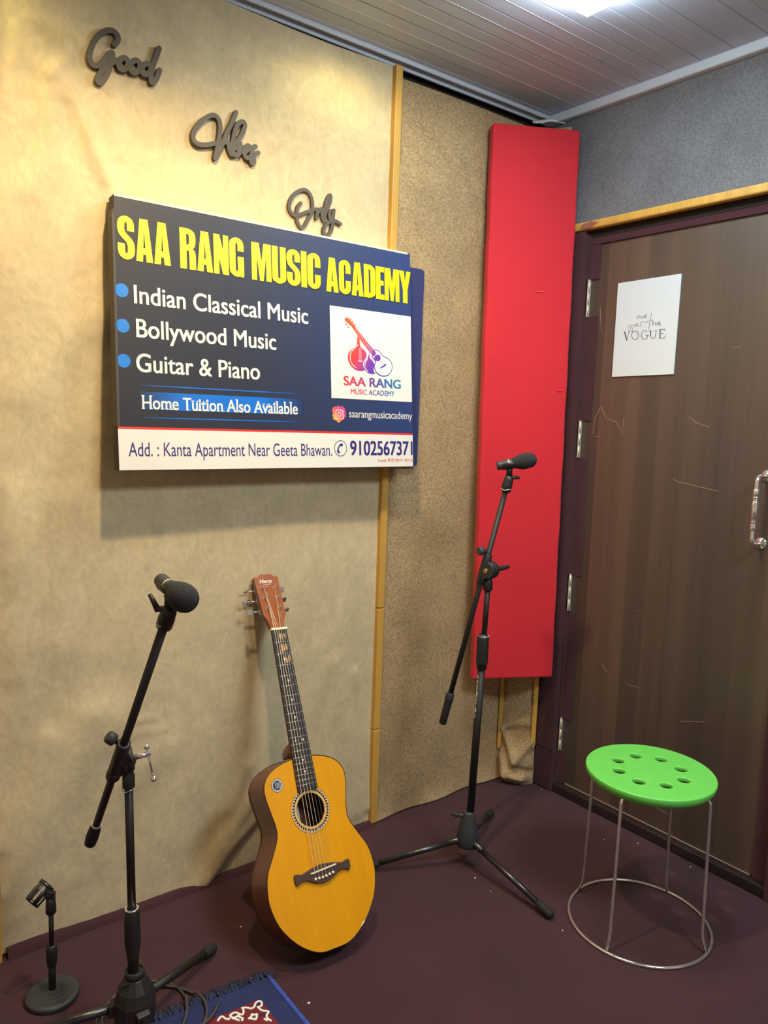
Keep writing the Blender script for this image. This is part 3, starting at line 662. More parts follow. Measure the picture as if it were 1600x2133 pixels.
# heading, heavy condensed capitals
def impact(ch):
    """polygons, loops with holes and strokes of one heavy condensed capital, height 1"""
    st = [];  pg = []; holes = []
    if ch == 'S':
        st = [[(.375, .66), (.375, .80), (.345, .89), (.24, .935), (.135, .89), (.10, .80), (.10, .69), (.14, .59), (.24, .505), (.34, .42), (.38, .32), (.38, .20), (.345, .11), (.24, .065), (.135, .11), (.10, .20), (.10, .36)]]; w = .48
    elif ch == 'A':
        holes = [[(0, 0), (.13, 1), (.37, 1), (.5, 0), (.305, 0), (.29, .17), (.21, .17), (.195, 0)], [(.222, .32), (.278, .32), (.25, .78)]]; w = .5
    elif ch == 'R':
        st = [[(.14, .93), (.25, .93), (.355, .89), (.385, .80), (.385, .68), (.355, .585), (.25, .53), (.14, .53)]]
        pg = [[(0, 0), (.2, 0), (.2, 1), (0, 1)], [(.285, 0), (.485, 0), (.485, .36), (.46, .46), (.38, .52), (.26, .52), (.285, .36)]]; w = .49
    elif ch == 'N':
        pg = [[(0, 0), (.17, 0), (.17, 1), (0, 1)], [(.31, 0), (.48, 0), (.48, 1), (.31, 1)], [(0, 1), (.19, 1), (.48, 0), (.29, 0)]]; w = .48
    elif ch == 'G':
        st = [[(.375, .66), (.375, .80), (.345, .89), (.24, .935), (.135, .89), (.10, .80), (.10, .20), (.135, .11), (.24, .065), (.345, .11), (.375, .20), (.375, .46)]]
        pg = [[(.27, .36), (.475, .36), (.475, .52), (.27, .52)], [(.36, 0), (.475, 0), (.475, .3), (.36, .2)]]; w = .48
    elif ch == 'M':
        pg = [[(0, 0), (0, 1), (.25, 1), (.33, .50), (.41, 1), (.66, 1), (.66, 0), (.49, 0), (.49, .68), (.39, 0), (.27, 0), (.17, .68), (.17, 0)]]; w = .66
    elif ch == 'U':
        st = [[(.10, 1), (.10, .20), (.135, .11), (.24, .065), (.345, .11), (.38, .20), (.38, 1)]]; w = .48
    elif ch == 'I':
        pg = [[(0, 0), (.2, 0), (.2, 1), (0, 1)]]; w = .2
    elif ch == 'C':
        st = [[(.375, .61), (.375, .80), (.345, .89), (.24, .935), (.135, .89), (.10, .80), (.10, .20), (.135, .11), (.24, .065), (.345, .11), (.375, .20), (.375, .40)]]; w = .48
    elif ch == 'D':
        st = [[(.10, .93), (.24, .93), (.345, .885), (.38, .79), (.38, .21), (.345, .115), (.24, .07), (.10, .07)]]
        pg = [[(0, 0), (.2, 0), (.2, 1), (0, 1)]]; w = .48
    elif ch == 'E':
        pg = [[(0, 0), (.2, 0), (.2, 1), (0, 1)], [(.2, 0), (.36, 0), (.36, .16), (.2, .16)], [(.2, .43), (.34, .43), (.34, .58), (.2, .58)], [(.2, .84), (.36, .84), (.36, 1), (.2, 1)]]; w = .36
    elif ch == 'Y':
        pg = [[(-.02, 1), (.18, 1), (.24, .62), (.30, 1), (.50, 1), (.34, .40), (.34, 0), (.14, 0), (.14, .40)]]; w = .48
    return st, pg, holes, w
def heading(mb, word, u0, u1, v0, v1, fr, w0, w1, grow=0.0):
    tot = sum(impact(c)[3] for c in word) + .035 * (len(word) - 1); sx = (u1 - u0) / tot; sy = v1 - v0; x = 0
    for c in word:
        st, pg, holes, w = impact(c)
        T = lambda p: (u0 + (x + p[0]) * sx, v0 + p[1] * sy)
        for k, p in enumerate(st):
            mb.ribbon(catmull([T(q) for q in p], 4), fr, (.10 + grow) * sx, w0, w1, hv=(.068 + grow) * sy, round_caps=False)
        for p in pg:
            mb.prism([T(q) for q in p], fr, w0, w1 + 4e-6 * mb.k); mb.k += 1
        if holes:
            vs, fs = fill2d([[T(q) for q in h] for h in holes]); mb.add([fr(p.x, p.y, w1) for p in vs], fs, False)
        x += w + .035
for body, u0, u1 in (('SAA', .019, .150), ('RANG', .175, .353), ('MUSIC', .376, .594), ('ACADEMY', .6125, .9245)):
    mb = MB(); k = lambda u: (u - .019) / .905
    heading(mb, body, u0, u1, .5105 - .005 * k(u0), .613 - .0135 * k(u0), sf, 0, e1)
    o = mb.build('lettering', M['p_yellow'], sb); o['label'] = 'heavy yellow heading capitals'
    mb = MB(); heading(mb, body, u0 + .0012, u1 + .0012, .5085 - .005 * k(u0), .611 - .0135 * k(u0), sf, 0, e0, .012)
    o = mb.build('lettering_shadow', M['p_shadow'], sb)
for body, u0, u1, b0, cap in (('Indian Classical Music', .0537, .5495, .408, .0445), ('Bollywood Music', .0565, .4447, .327, .0445), ('Guitar & Piano', .0538, .3925, .2433, .0445)):
    mb = MB(); text_into(mb, body, sf, u0, u1, b0, cap, e1, bold=.02)
    o = mb.build('lettering', M['p_white'], sb); o['label'] = 'white line reading ' + body
for (u, v) in ((.0245, .4352), (.0242, .351), (.0239, .2675)):
    mb = MB(); mb.prism([(u + .0165 * math.cos(2 * PI * i / 28), v + .0165 * math.sin(2 * PI * i / 28)) for i in range(28)], sf, 0, e0)
    o = mb.build('bullet_dot', M['p_blue'], sb)
# home tuition bar
bcol = rgb(0, 110, 214)
def relp(u, v): return tuple(sf(u, v) - V((1.09, 1.9, 1.2)))
M['p_bar'] = ramp_mat('print_blue_fade', relp(.055, .17), relp(.53, .17), [(0, rgb(30, 30, 40)), (.25, bcol), (.72, bcol), (1, rgb(34, 44, 78))], .42)
mb = MB(); mb.prism([(.06, .1525), (.53, .1525), (.53, .196), (.06, .196)], sf, 0, e0)
mb.prism([(.06, .2095), (.53, .2095), (.53, .2125), (.06, .2125)], sf, 0, e0); mb.prism([(.06, .131), (.53, .131), (.53, .1338), (.06, .1338)], sf, 0, e0)
mb.build('blue_bar', M['p_bar'], sb)
SER = {'H': [(.09, 0), (.09, .727), (.61, 0), (.61, .727)], 'T': [(.31, 0)], 'A': [(.05, 0), (.60, 0)], 'm': [(.09, 0), (.43, 0), (.76, 0)], 'u': [(.08, .545), (.43, .545), (.50, 0)],
       'i': [(.10, 0), (.06, .545)], 'n': [(.09, 0), (.45, 0)], 'l': [(.10, 0), (.06, .727)], 'v': [(.08, .545), (.48, .545)], 'b': [(.07, .727)]}
mb = MB()
def serifs(T):
    vs, fs = [], []
    # slab feet placed glyph by glyph
    adv = {}
    x = 0.0
    for i, ch in enumerate(HOME):
        w0_ = HOMEX[i]
        for (a, b) in SER.get(ch, []):
            y0 = b - .05 if b > .3 else b - .0
            q = [T(w0_ + a - .075, y0), T(w0_ + a + .125, y0), T(w0_ + a + .125, y0 + .055), T(w0_ + a - .075, y0 + .055)]
            mb.prism(q, sf, 0, e1)
HOME = 'Home Tuition Also Available'
HOMEX = []
def _adv(s):
    v_, _ = text2d(s + '|', .028); return max(p.x for p in v_)
for i in range(len(HOME)): HOMEX.append(_adv(HOME[:i]) - _adv(''))
text_into(mb, HOME, sf, .0655, .5085, .1535, .032, e1, bold=.022, extra=serifs)
o = mb.build('lettering', M['p_white'], sb); o['label'] = 'white serif line reading Home Tuition Also Available'
# logo square
mb = MB(); mb.prism([(.6235, .2045), (U1 - .001, .2045), (U1 - .001, .4685), (.6235, .4685)], sf, 0, e0); lg = mb.build('logo_square', M['p_white'], sb)
M['p_logo'] = ramp_mat('print_logo_blend', relp(.68, .40), relp(.87, .27), [(0, rgb(238, 92, 50)), (.3, rgb(222, 62, 72)), (.52, rgb(120, 60, 170)), (.68, rgb(70, 64, 180)), (1, rgb(50, 120, 170))], .45)
M['p_logot'] = ramp_mat('print_logo_text', relp(.667, .25), relp(.88, .25), [(0, rgb(226, 70, 62)), (.3, rgb(196, 66, 110)), (.5, rgb(96, 72, 150)), (.75, rgb(48, 104, 170)), (1, rgb(46, 136, 180))], .45)
M['p_logow'] = mat('print_logo_white', rgb(236, 234, 228), .45)
mb = MB()
for nm in ('L_head', 'L_sitar', 'L_veena'):
    mb.prism(catmull(globals()[nm], 5, True), sf, e0, e1)
mb.prism(L_neck, sf, e0, e1)
for p in L_pegs:
    mb.prism([(p[0] + .0026 * math.cos(2 * PI * i / 10), p[1] + .0026 * math.sin(2 * PI * i / 10)) for i in range(10)], sf, e0, e1)
mb.build('logo_mark', M['p_logo'], sb)
mb = MB(); mb.prism(catmull(L_gout, 5, True), sf, e1, e1 + .0003)
mb.ribbon(catmull(L_curve1, 5), sf, .0011, e1, e1 + .0003); mb.ribbon(catmull(L_curve2, 5), sf, .0010, e1, e1 + .0003)
for i in (0, 2, 4): mb.ribbon([L_sstr[i], L_sstr[i + 1]], sf, .0003, e1, e1 + .0003)
mb.prism(L_sbr, sf, e1, e1 + .0003)
for t in range(1, 17):
    a0 = V(L_neck[1]).lerp(V(L_neck[2]), t / 17); b0 = V(L_neck[7]).lerp(V(L_neck[4]), t / 17)
    mb.ribbon([tuple(a0), tuple(b0)], sf, .0003, e1, e1 + .0003)
mb.build('logo_detail', M['p_logow'], sb)
mb = MB()
cg = catmull(L_gout, 5, True); mb.ribbon(cg + [cg[0]], sf, .0012, e1 + .0003, e1 + .0005)
mb.prism(catmull(L_hole, 5, True), sf, e1 + .0003, e1 + .0005); mb.prism(L_gbr, sf, e1 + .0003, e1 + .0005)
mb.ribbon([L_gstr[0], L_gstr[1]], sf, .0003, e1 + .0003, e1 + .0005); mb.ribbon([L_gstr[2], L_gstr[3]], sf, .0003, e1 + .0003, e1 + .0005)
mb.prism([L_neck[2], L_neck[3], L_neck[4], tuple(V(L_neck[4]).lerp(V(L_neck[5]), .35)), tuple(V(L_neck[2]).lerp(V(L_neck[1]), .15))], sf, e1, e1 + .0005)
mb.build('logo_guitar', M['p_logo'], sb)
mb = MB(); text_into(mb, 'SAA RANG', sf, .6665, .881, .2432, .0272, e1, bold=.035); o = mb.build('lettering', M['p_logot'], sb); mb = MB(); text_into(mb, 'MUSIC ACADEMY', sf, .692, .856, .219, .0152, e1, bold=.02)
o = mb.build('lettering', M['p_logot'], sb); o['label'] = 'logo lettering blending from red to blue'
# social handle
M['p_ig'] = ramp_mat('print_camera_blend', relp(.63, .14), relp(.67, .18), [(0, rgb(250, 190, 70)), (.4, rgb(240, 90, 90)), (1, rgb(206, 60, 160))], .45)
mb = MB(); mb.prism(ig, sf, 0, e0); mb.build('app_icon', M['p_ig'], sb)
mb = MB()
c_ = V((.6497, .158)); rr = .0125; q_ = .004
sq = [(c_.x + sx * (rr - q_) + q_ * math.cos(t + a), c_.y + sy * (rr - q_) + q_ * math.sin(t + a)) for sx, sy, a in ((1, 1, 0), (-1, 1, PI / 2), (-1, -1, PI), (1, -1, 1.5 * PI)) for t in [PI / 2 * i / 4 for i in range(5)]]
mb.ribbon(sq + [sq[0]], sf, .0011, e0, e1)
ci = [(c_.x + .0058 * math.cos(2 * PI * i / 24), c_.y + .0058 * math.sin(2 * PI * i / 24)) for i in range(25)]; mb.ribbon(ci, sf, .0011, e0, e1)
mb.prism([(c_.x + .0075 + .001 * math.cos(2 * PI * i / 8), c_.y + .0075 + .001 * math.sin(2 * PI * i / 8)) for i in range(8)], sf, e0, e1)
mb.build('icon_outline', M['p_white'], sb); mb = MB(); text_into(mb, 'saarangmusicacademy', sf, .684, .9245, .1505, .0225, e1, bold=.004)
o = mb.build('lettering', M['p_white'], sb); o['label'] = 'thin white account line'
# address band
mb = MB(); text_into(mb, 'Add. : Kanta Apartment Near Geeta Bhawan.', sf, .0278, .621, .0378, .0338, e1)
mb.build('lettering', M['p_navy'], sb); mb = MB(); text_into(mb, '9102567371', sf, .6852, .9245, .0388, .043, e1, bold=.03)
o = mb.build('lettering', M['p_navy'], sb); o['label'] = 'bold violet telephone number'
mb = MB(); mb.prism(catmull(phone, 4, True), sf, e0, e1)
ci = [(.6516 + .0217 * math.cos(2 * PI * i / 36), .0595 + .0225 * math.sin(2 * PI * i / 36)) for i in range(37)]; mb.ribbon(ci, sf, .0008, e0, e1)
mb.build('telephone_symbol', M['p_navy'], sb)
mb = MB(); text_into(mb, 'Printed By : \u092e\u0947\u0930\u0940 \u092a\u094d\u0930\u093f\u0902\u091f, \u0926\u0941\u092e\u0915\u093e, \u092e\u094b. - 98271-140', sf, .787, .9245, .019, .0085, e1)
o = mb.build('lettering', M['p_red'], sb); o['label'] = 'tiny red printer line'

# ================================================================== card on the door
pc = empty('poster', (2.2105, 1.507, 1.515), 'white card with thin lettering stuck on the dark wooden door', 'poster')
mb = MB(); df = frame((2.2143, 0, 0), (0, 1, 0), (0, 0, 1), (-1, 0, 0))
mb.prism([(1.6225, 1.5155), (1.3935, 1.519), (1.3925, 1.8255), (1.6235, 1.8225)], df, 0, .0045); bevel(mb.build('card', M['paper'], pc), .0008)
mb = MB()
for st in vogue + vogue_g + vogue_u + vogue_e + [vogue_o]:
    mb.ribbon(catmull(st, 3) if len(st) > 3 else st, df, .0007, .0045, .005)
mb.ribbon(vogue[0], df, .0015, .0045, .005); mb.ribbon(vogue_u[0][:2], df, .0014, .0045, .005); mb.ribbon(vogue_e[0], df, .0014, .0045, .005)
o = mb.build('lettering', M['ink'], pc); o['label'] = 'dark serif capitals'
mb = MB()
for st in more + issues + than: mb.ribbon(catmull(st, 4), df, .0005, .0045, .005)
o = mb.build('lettering', M['inkgrey'], pc); o['label'] = 'grey handwritten line'

# ================================================================== microphone stands
RH = V((math.cos(YAW), -math.sin(YAW), 0))          # a horizontal direction along the row of stands
FH = V((math.sin(YAW), math.cos(YAW), 0))
UP = V((0, 0, 1))
def lerp(a, b, t): return V(a) + (V(b) - V(a)) * t

def stand_leg(root, a, tip, r, mat_, sleeve=None, foot=.05, rf=None):
    a = V(a); tip = V(tip); d = (tip - a).normalized()
    mb = MB(); mb.tube([a, tip - d * foot * .8], r, 14); lg = mb.build('leg', mat_, root)
    if sleeve:
        mb = MB(); mb.lathe(a - d * .004, d, [(0, r * 1.1), (.002, r * 1.18), (.036, r * 1.18), (.038, r * 1.02), (.041, r * 1.02)], 16); mb.build('leg_collar', sleeve, lg)
    rf = rf or r * 1.45
    mb = MB(); mb.lathe(tip - d * foot, d, [(0, r * 1.1), (.004, rf * .9), (foot * .5, rf), (foot - .006, rf), (foot - .001, rf * .85), (foot, rf * .5)], 16)
    mb.build('rubber_foot', M['rubber'], lg)

# ---- the far stand, in front of the red panel
c2 = V((1.588, 1.575, 0))
s2 = empty('microphone_stand', c2, 'taller black tripod boom microphone stand in front of the red panel', 'microphone stand')
hub = c2 + UP * .075
for ang_tip in ((1.601, 1.249), (1.868, 1.745), (1.302, 1.730)):
    d = (V((ang_tip[0], ang_tip[1], 0)) - c2).normalized()
    stand_leg(s2, hub + d * .026 + UP * .012, V((ang_tip[0], ang_tip[1], .0135)), .0088, M['black_gloss'], M['black_gloss'], .055, .0125)
mb = MB(); mb.lathe(c2 + UP * .066, UP, [(0, .024), (.004, .032), (.012, .0335), (.03, .034), (.06, .0285), (.10, .0185), (.108, .0165), (.112, .0135)], 32); mb.build('hub', M['grey_plastic'], s2)
kd = (-RH * .95 - FH * .1).normalized(); kp = c2 + UP * .165 + kd * .012
mb = MB(); mb.tube([kp, kp + kd * .022], .0045, 12); kc = kp + kd * .026
mb.prism(catmull([(-.017, -.004), (-.016, .005), (-.006, .004), (0, .006), (.006, .004), (.016, .005), (.017, -.004), (.008, -.004), (0, -.007), (-.008, -.004)], 3, True), frame(kc, (kd.cross(UP) * .5 + kd * .8).normalized(), UP, (kd - FH * .4).normalized()), -.003, .003)
bevel(mb.build('leg_knob', M['grey_plastic'], s2), .0015)
P2 = lambda z: c2 + UP * z + RH * (.026 * z)
mb = MB(); mb.tube([P2(.17), P2(.65)], .0114, 20); lo = mb.build('lower_pole', M['black_paint'], s2)
# white vertical lettering, worn, on the tube
mb = MB(); wd = (-RH * .86 - FH * .5).normalized(); wt = wd.cross(UP).normalized()
for i, (h, ln, off, sl) in enumerate([(.602, .010, .1, .1), (.588, .010, .1, 0), (.569, .024, 0, .25), (.550, .010, 0, -.15), (.537, .014, 0, .2), (.524, .010, .0, .4), (.513, .012, .05, .45), (.500, .011, 0, 0), (.484, .016, .05, .4)]):
    pts = []
    for (q, zz) in ((-.14, -ln / 2), (.16, -ln / 2 - .002), (.16 + sl * .3, ln / 2 - .002), (-.14 + sl * .3, ln / 2)):
        a = q * 1.6 + off - .1; dr_ = wd * math.cos(a) + wt * math.sin(a); pts.append(P2(h + zz) + dr_ * .01165)
    mb.add(pts, [(0, 1, 2, 3)], False)
o = mb.build('lettering', M['white'], lo); o['label'] = 'worn white vertical lettering'
mb = MB(); mb.lathe(P2(.622), UP, [(0, .0125), (.003, .0155), (.016, .0155), (.018, .0172), (.022, .0178), (.096, .0178), (.1, .017), (.103, .0135), (.107, .0135), (.109, .010)], 24); mb.build('height_clutch', M['black_plastic'], s2)
mb = MB(); mb.lathe(P2(.7235), UP, [(0, .0175), (.0012, .018), (.0025, .0172)], 24); mb.build('clutch_ring', M['chrome'], s2)
mb = MB(); mb.tube([P2(.72), P2(.875)], .0081, 16); mb.build('upper_pole', M['black_paint'], s2)
axd0 = (RH * .66 + FH * .70).normalized()
j2 = P2(.922) + RH * .002 - axd0 * .012
mb = MB(); mb.lathe(P2(.862), UP, [(0, .0125), (.002, .0142), (.028, .0135), (.032, .0115), (.045, .0105), (.052, .012)], 20)
axd = (RH * .66 + FH * .70 + UP * .02).normalized()
mb.lathe(j2 - axd * .002, axd, [(0, .0235), (.002, .0255), (.010, .0255), (.011, .0245), (.013, .0245), (.014, .0255), (.026, .0255), (.028, .021)], 28)
b2a, b2b = V((1.517, 1.63, .462)), V((1.636, 1.538, 1.160)); bd = (b2b - b2a).normalized()
off = -RH * .018
mb.build('boom_joint', M['black_plastic'], s2); jo = bpy.data.objects['boom_joint']
mb = MB(); mb.tube([b2a, b2b], .0079, 16); mb.build('boom_arm', M['black_paint'], s2)
pj = b2a + bd * ((.925 - .462) / bd.z)
mb = MB(); mb.lathe(pj - bd * .045, bd, [(0, .0105), (.003, .0125), (.03, .013), (.06, .0135), (.088, .012), (.092, .0098)], 18)
sdv = axd.cross(bd).normalized(); sdv = sdv if sdv.dot(RH) > 0 else -sdv
pw = (j2 - pj).dot(axd); ps_ = (j2 - pj).dot(sdv); pb_ = (j2 - pj).dot(bd)
fr = frame(pj, bd, sdv, axd)
mb.prism(catmull([(pb_ - .050, .004), (pb_ - .022, ps_ + .004), (pb_ - .018, ps_ + .019), (pb_, ps_ + .0258), (pb_ + .018, ps_ + .018), (pb_ + .030, ps_ * .6), (pb_ + .052, .008), (pb_ + .05, -.008), (pb_, -.012), (pb_ - .048, -.009)], 3, True), fr, min(pw, 0) - .008, max(pw, -.002))
bevel(mb.build('boom_clamp', M['black_plastic'], s2), .002)
mb = MB(); mb.lathe(j2 - axd * .0115, axd, [(0, .007), (.001, .0082), (.006, .0082)], 6); mb.build('bolt', M['brass'], jo)
h0 = j2 + axd * .026
mb = MB(); mb.tube([h0, h0 + axd * .014 + RH * .003, h0 + axd * .026 + RH * .014 + UP * .001, h0 + axd * .036 + RH * .028 + UP * .004], [.008, .007, .0075, .0045], 12); mb.build('tilt_handle', M['black_plastic'], jo)
kx = pj + bd * .055 - RH * .010; kd = (-RH * .88 - FH * .45).normalized()
mb = MB(); mb.lathe(kx, kd, [(0, .005), (.009, .005), (.010, .0118), (.012, .0126), (.024, .0126), (.026, .011)], 18); mb.build('clamp_knob', M['grey_plastic'], s2)
mb = MB(); mb.lathe(b2a - bd * .012, bd, [(0, .0085), (.004, .0112), (.06, .0116), (.072, .0118), (.074, .0128), (.094, .0128), (.097, .0105), (.1, .0082)], 18); mb.build('boom_grip', M['rubber'], s2)

# ---- the near stand on the left
c1 = V((.536, 1.502, 0)); t1 = V((.527, 1.509, 0))
s1 = empty('microphone_stand', c1, 'near black tripod boom microphone stand with chrome T-bar screw, at left beside guitar', 'microphone stand')
a0 = math.atan2(1.658 - c1.y, .792 - c1.x)
for k in range(3):
    d = V((math.cos(a0 + k * 2 * PI / 3), math.sin(a0 + k * 2 * PI / 3), 0))
    hz = .022 if k == 2 else .0145
    stand_leg(s1, c1 + d * .034 + UP * .085, c1 + d * .300 + UP * hz, .0098, M['black_gloss'] if k else M['black_paint'], None, .045, .0135)
mb = MB(); N6 = 12
mb.lathe(c1 + UP * .042, UP, [(0, .026), (.006, .040), (.02, .043), (.06, .043), (.085, .036), (.108, .022), (.110, .0195)], N6, True); mb.sm = [False] * len(mb.sm)
for k in range(3):
    d = V((math.cos(a0 + k * 2 * PI / 3), math.sin(a0 + k * 2 * PI / 3), 0)); sd = d.cross(UP)
    mb.obox(c1 + d * .043 + UP * .082, d * .010 - UP * .003, sd * .014, UP * .014)
bevel(mb.build('hub', M['black_plastic'], s1), .002)
mb = MB(); mb.lathe(c1 + UP * .15, UP, [(0, .0195), (.002, .0205), (.017, .0205), (.018, .0185), (.016, .016)], 24, False); mb.lathe(c1 + UP * .15, UP, [(0, .0205), (.014, .0180)], 24)
cap = MB(); cap.obox(c1 + UP * .142 - RH * .014 - FH * .016, RH * .012 + UP * .004, FH * .012 - UP * .008, UP * .003)
mb.build('hub_collar', M['black_plastic'], s1); bevel(cap.build('hub_latch', M['grey_plastic'], s1), .001)
P1 = lambda z: V((lerp(c1, t1, z / .6).x, lerp(c1, t1, z / .6).y, z))
mb = MB(); mb.tube([P1(.15), P1(.30)], .0112, 18); mb.build('lower_pole', M['black_paint'], s1)
mb = MB(); pd = (P1(.6) - P1(.2)).normalized(); mb.lathe(P1(.19), pd, [(0, .0118), (.01, .0125), (.03, .0158), (.05, .0168), (.09, .0164), (.113, .0148), (.116, .0135), (.118, .0095)], 22); mb.build('height_clutch', M['black_plastic'], s1)
mb = MB(); mb.lathe(P1(.3055), pd, [(0, .0142), (.001, .0148), (.002, .0138)], 24); mb.build('clutch_ring', M['chrome'], s1)
mb = MB(); mb.tube([P1(.30), P1(.595)], .0086, 18); mb.build('upper_pole', M['black_paint'], s1)
mb = MB(); wash = [(0.0125 * math.cos(t), .0125 * math.sin(t)) for t in [2 * PI * i / 24 for i in range(24)]]
cw = P1(.572)
mb.tube([cw + V((math.cos(t) * .0132, math.sin(t) * .0132, .002 * math.sin(3 * t))) for t in [2 * PI * i / 24 for i in range(25)]], .0011, 8); mb.build('lock_washer', M['chrome'], s1)
ax1 = (RH * .84 + FH * .38 + UP * .12).normalized()
j1 = P1(.640) - ax1 * .004 - FH * .008 + RH * .002
mb = MB(); mb.lathe(P1(.576), UP, [(0, .0122), (.002, .0128), (.026, .0126), (.032, .0100), (.04, .0098), (.05, .014), (.058, .016)], 20)
mb.lathe(j1 - ax1 * .010, ax1, [(0, .0235), (.002, .0255), (.010, .0255), (.011, .0240), (.0125, .0240), (.0135, .0255), (.022, .0255), (.025, .0225)], 28); mb.build('boom_joint', M['black_plastic'], s1); jo = mb
b1a, b1b = V((.490, 1.639, .411)), V((.509, 1.270, .981)); bd = (b1b - b1a).normalized()
mb = MB(); mb.tube([b1a, b1b], .0081, 18); mb.build('boom_arm', M['black_paint'], s1)
pj = b1a + bd * ((.630 - .411) / bd.z)
mb = MB(); mb.lathe(pj - bd * .035, bd, [(0, .011), (.004, .0145), (.022, .0145), (.024, .0128), (.09, .0135), (.115, .0140), (.1155, .0105)], 22)
fr = frame(pj, bd, ax1, bd.cross(ax1))
mb.prism(catmull([(-.034, .004), (-.015, .022), (.005, .030), (.025, .026), (.06, .006), (.06, -.010), (0, -.012), (-.034, -.01)], 3, True), fr, -.009, .009)
bevel(mb.build('boom_clamp', M['black_plastic'], s1), .002)
mb = MB(); mb.lathe(pj + bd * .0795, bd, [(0, .0105), (0.0006, .0136), (.0016, .0136), (.0018, .0084)], 24, False); mb.build('clamp_lip', M['grey_plastic'], s1)
kx = pj + bd * .075 - RH * .006 ; kd = (-RH * .55 + UP * .55 - FH * .25).normalized()
mb = MB(); mb.lathe(kx, kd, [(0, .0045), (.014, .0045), (.015, .0118), (.018, .0128), (.030, .0128), (.033, .0105)], 10); mb.build('clamp_knob', M['grey_plastic'], s1)
tb0 = j1 + ax1 * .014
mb = MB(); mb.tube([tb0, tb0 + ax1 * .036], .0056, 16)
tj = tb0 + ax1 * .031; td = (-UP * .95 + RH * .20).normalized()
mb.tube([tj - td * .012, tj + td * .052], .0023, 10); mb.ball(tj - td * .015, .0062); mb.ball(tj + td * .055, .0066)
o = mb.build('tilt_screw', M['chrome'], s1); o['label'] = 'chrome T-bar tilt screw'
mb = MB(); mb.lathe(b1a - bd * .02, bd, [(0, .007), (.006, .0125), (.03, .0138), (.06, .0125), (.074, .0105), (.077, .009)], 18); mb.build('counterweight', M['rubber'], s1)
mb = MB(); mb.lathe(b1a + bd * .0565, bd, [(0, .0105), (.001, .011), (.002, .0086)], 20, False); mb.build('counterweight_ring', M['steel'], s1)

# ---- microphones with foam windscreens, and the clips that belong to the stands
def mic(stand, top, bd, back, front, lever, label, rw=.0245, body=True):
    top = V(top); back = V(back); front = V(front); ax = (front - back).normalized()
    mid = back + ax * .036
    cl_ = MB(); cd = (mid - top); L_ = cd.length; cd = bd * .65 + cd.normalized() * .35; cd.normalize()
    cl_.lathe(top - bd * .008, bd, [(0, .0115), (.003, .0145), (.022, .015), (.030, .0135), (.036, .014), (.046, .012), (.05, .006)], 20)
    sv = top + bd * .036
    cl_.tube([sv, lerp(sv, mid, .5), mid - (mid - sv).normalized() * .0145], [.0095, .0085, .0105], 14)
    # cradle under the microphone body
    side = ax.cross(UP).normalized(); dn = ax.cross(side).normalized()
    if dn.z > 0: dn = -dn
    n = 12; vs = []; fs = []
    for i in range(2):
        for rr in (.0136, .0154):
            for k in range(n + 1):
                a = -1.9 + 3.8 * k / n
                vs.append(mid + ax * (-.020 + .042 * i) + (dn * math.cos(a) + side * math.sin(a)) * rr)
    q = n + 1
    for k in range(n):
        fs += [(k, k + 1, 2 * q + k + 1, 2 * q + k), (q + k, 3 * q + k, 3 * q + k + 1, q + k + 1), (k, q + k, q + k + 1, k + 1), (2 * q + k, 2 * q + k + 1, 3 * q + k + 1, 3 * q + k)]
    fs += [(0, 2 * q, 3 * q, q), (n, q + n, 3 * q + n, 2 * q + n)]
    cl_.add(vs, fs)
    co = cl_.build('microphone_clip', M['black_plastic'], stand)
    mb = MB(); mb.tube([top + V((math.cos(t) * .0145, math.sin(t) * .0145, .0015 * math.sin(3 * t))) for t in [2 * PI * i / 20 for i in range(21)]], .001, 8); mb.build('lock_washer', M['steel'], co)
    lv = MB(); l0 = sv; ld = V(lever[0]).normalized(); lu = V(lever[1]).normalized()
    lv.tube([l0, l0 + ld * .024], .0055, 12); lv.tube([l0 + ld * .021 - lu * .004, l0 + ld * .024 + lu * lever[2]], [.0058, .0036], 12); lv.build('clip_lever', M['black_plastic'], co)
    m = empty('microphone', mid, label, 'microphone')
    mb = MB(); mb.lathe(back, ax, [(0, .0095), (.002, .0120), (.006, .0130), (.034, .0132), (.060, .0132)], 22); mb.build('body', M['grey_plastic'], m)
    mb = MB(); mb.lathe(back + ax * .033, ax, [(0, .0134), (.0015, .0138), (.003, .0134)], 22, False); mb.build('trim_ring', M['steel'], m)
    mb = MB(); mb.lathe(back + ax * .044, ax, [(0, .0125), (.001, .0142), (.008, .0160), (.018, .0198), (.030, .0232), (.042, rw), (.052, rw * .97), (.060, rw * .86), (.066, rw * .64), (.070, rw * .36), (.0715, .002)], 30); mb.build('windscreen', M['foam'], m)
    return m
mic(s2, b2b, (b2b - b2a).normalized(), (1.612, 1.556, 1.226), (1.692, 1.488, 1.249), ((RH * .9 - FH * .2), (RH - UP * .05), .006), 'microphone with black foam windscreen in front of the red panel', .0225)
mic(s1, b1b, (b1b - b1a).normalized(), (.5105, 1.296, 1.055), (.5172, 1.214, 1.040), ((-RH), (UP * .92 - RH * .38), .028), 'microphone with large black foam windscreen at left in front of beige velvet', .0248)

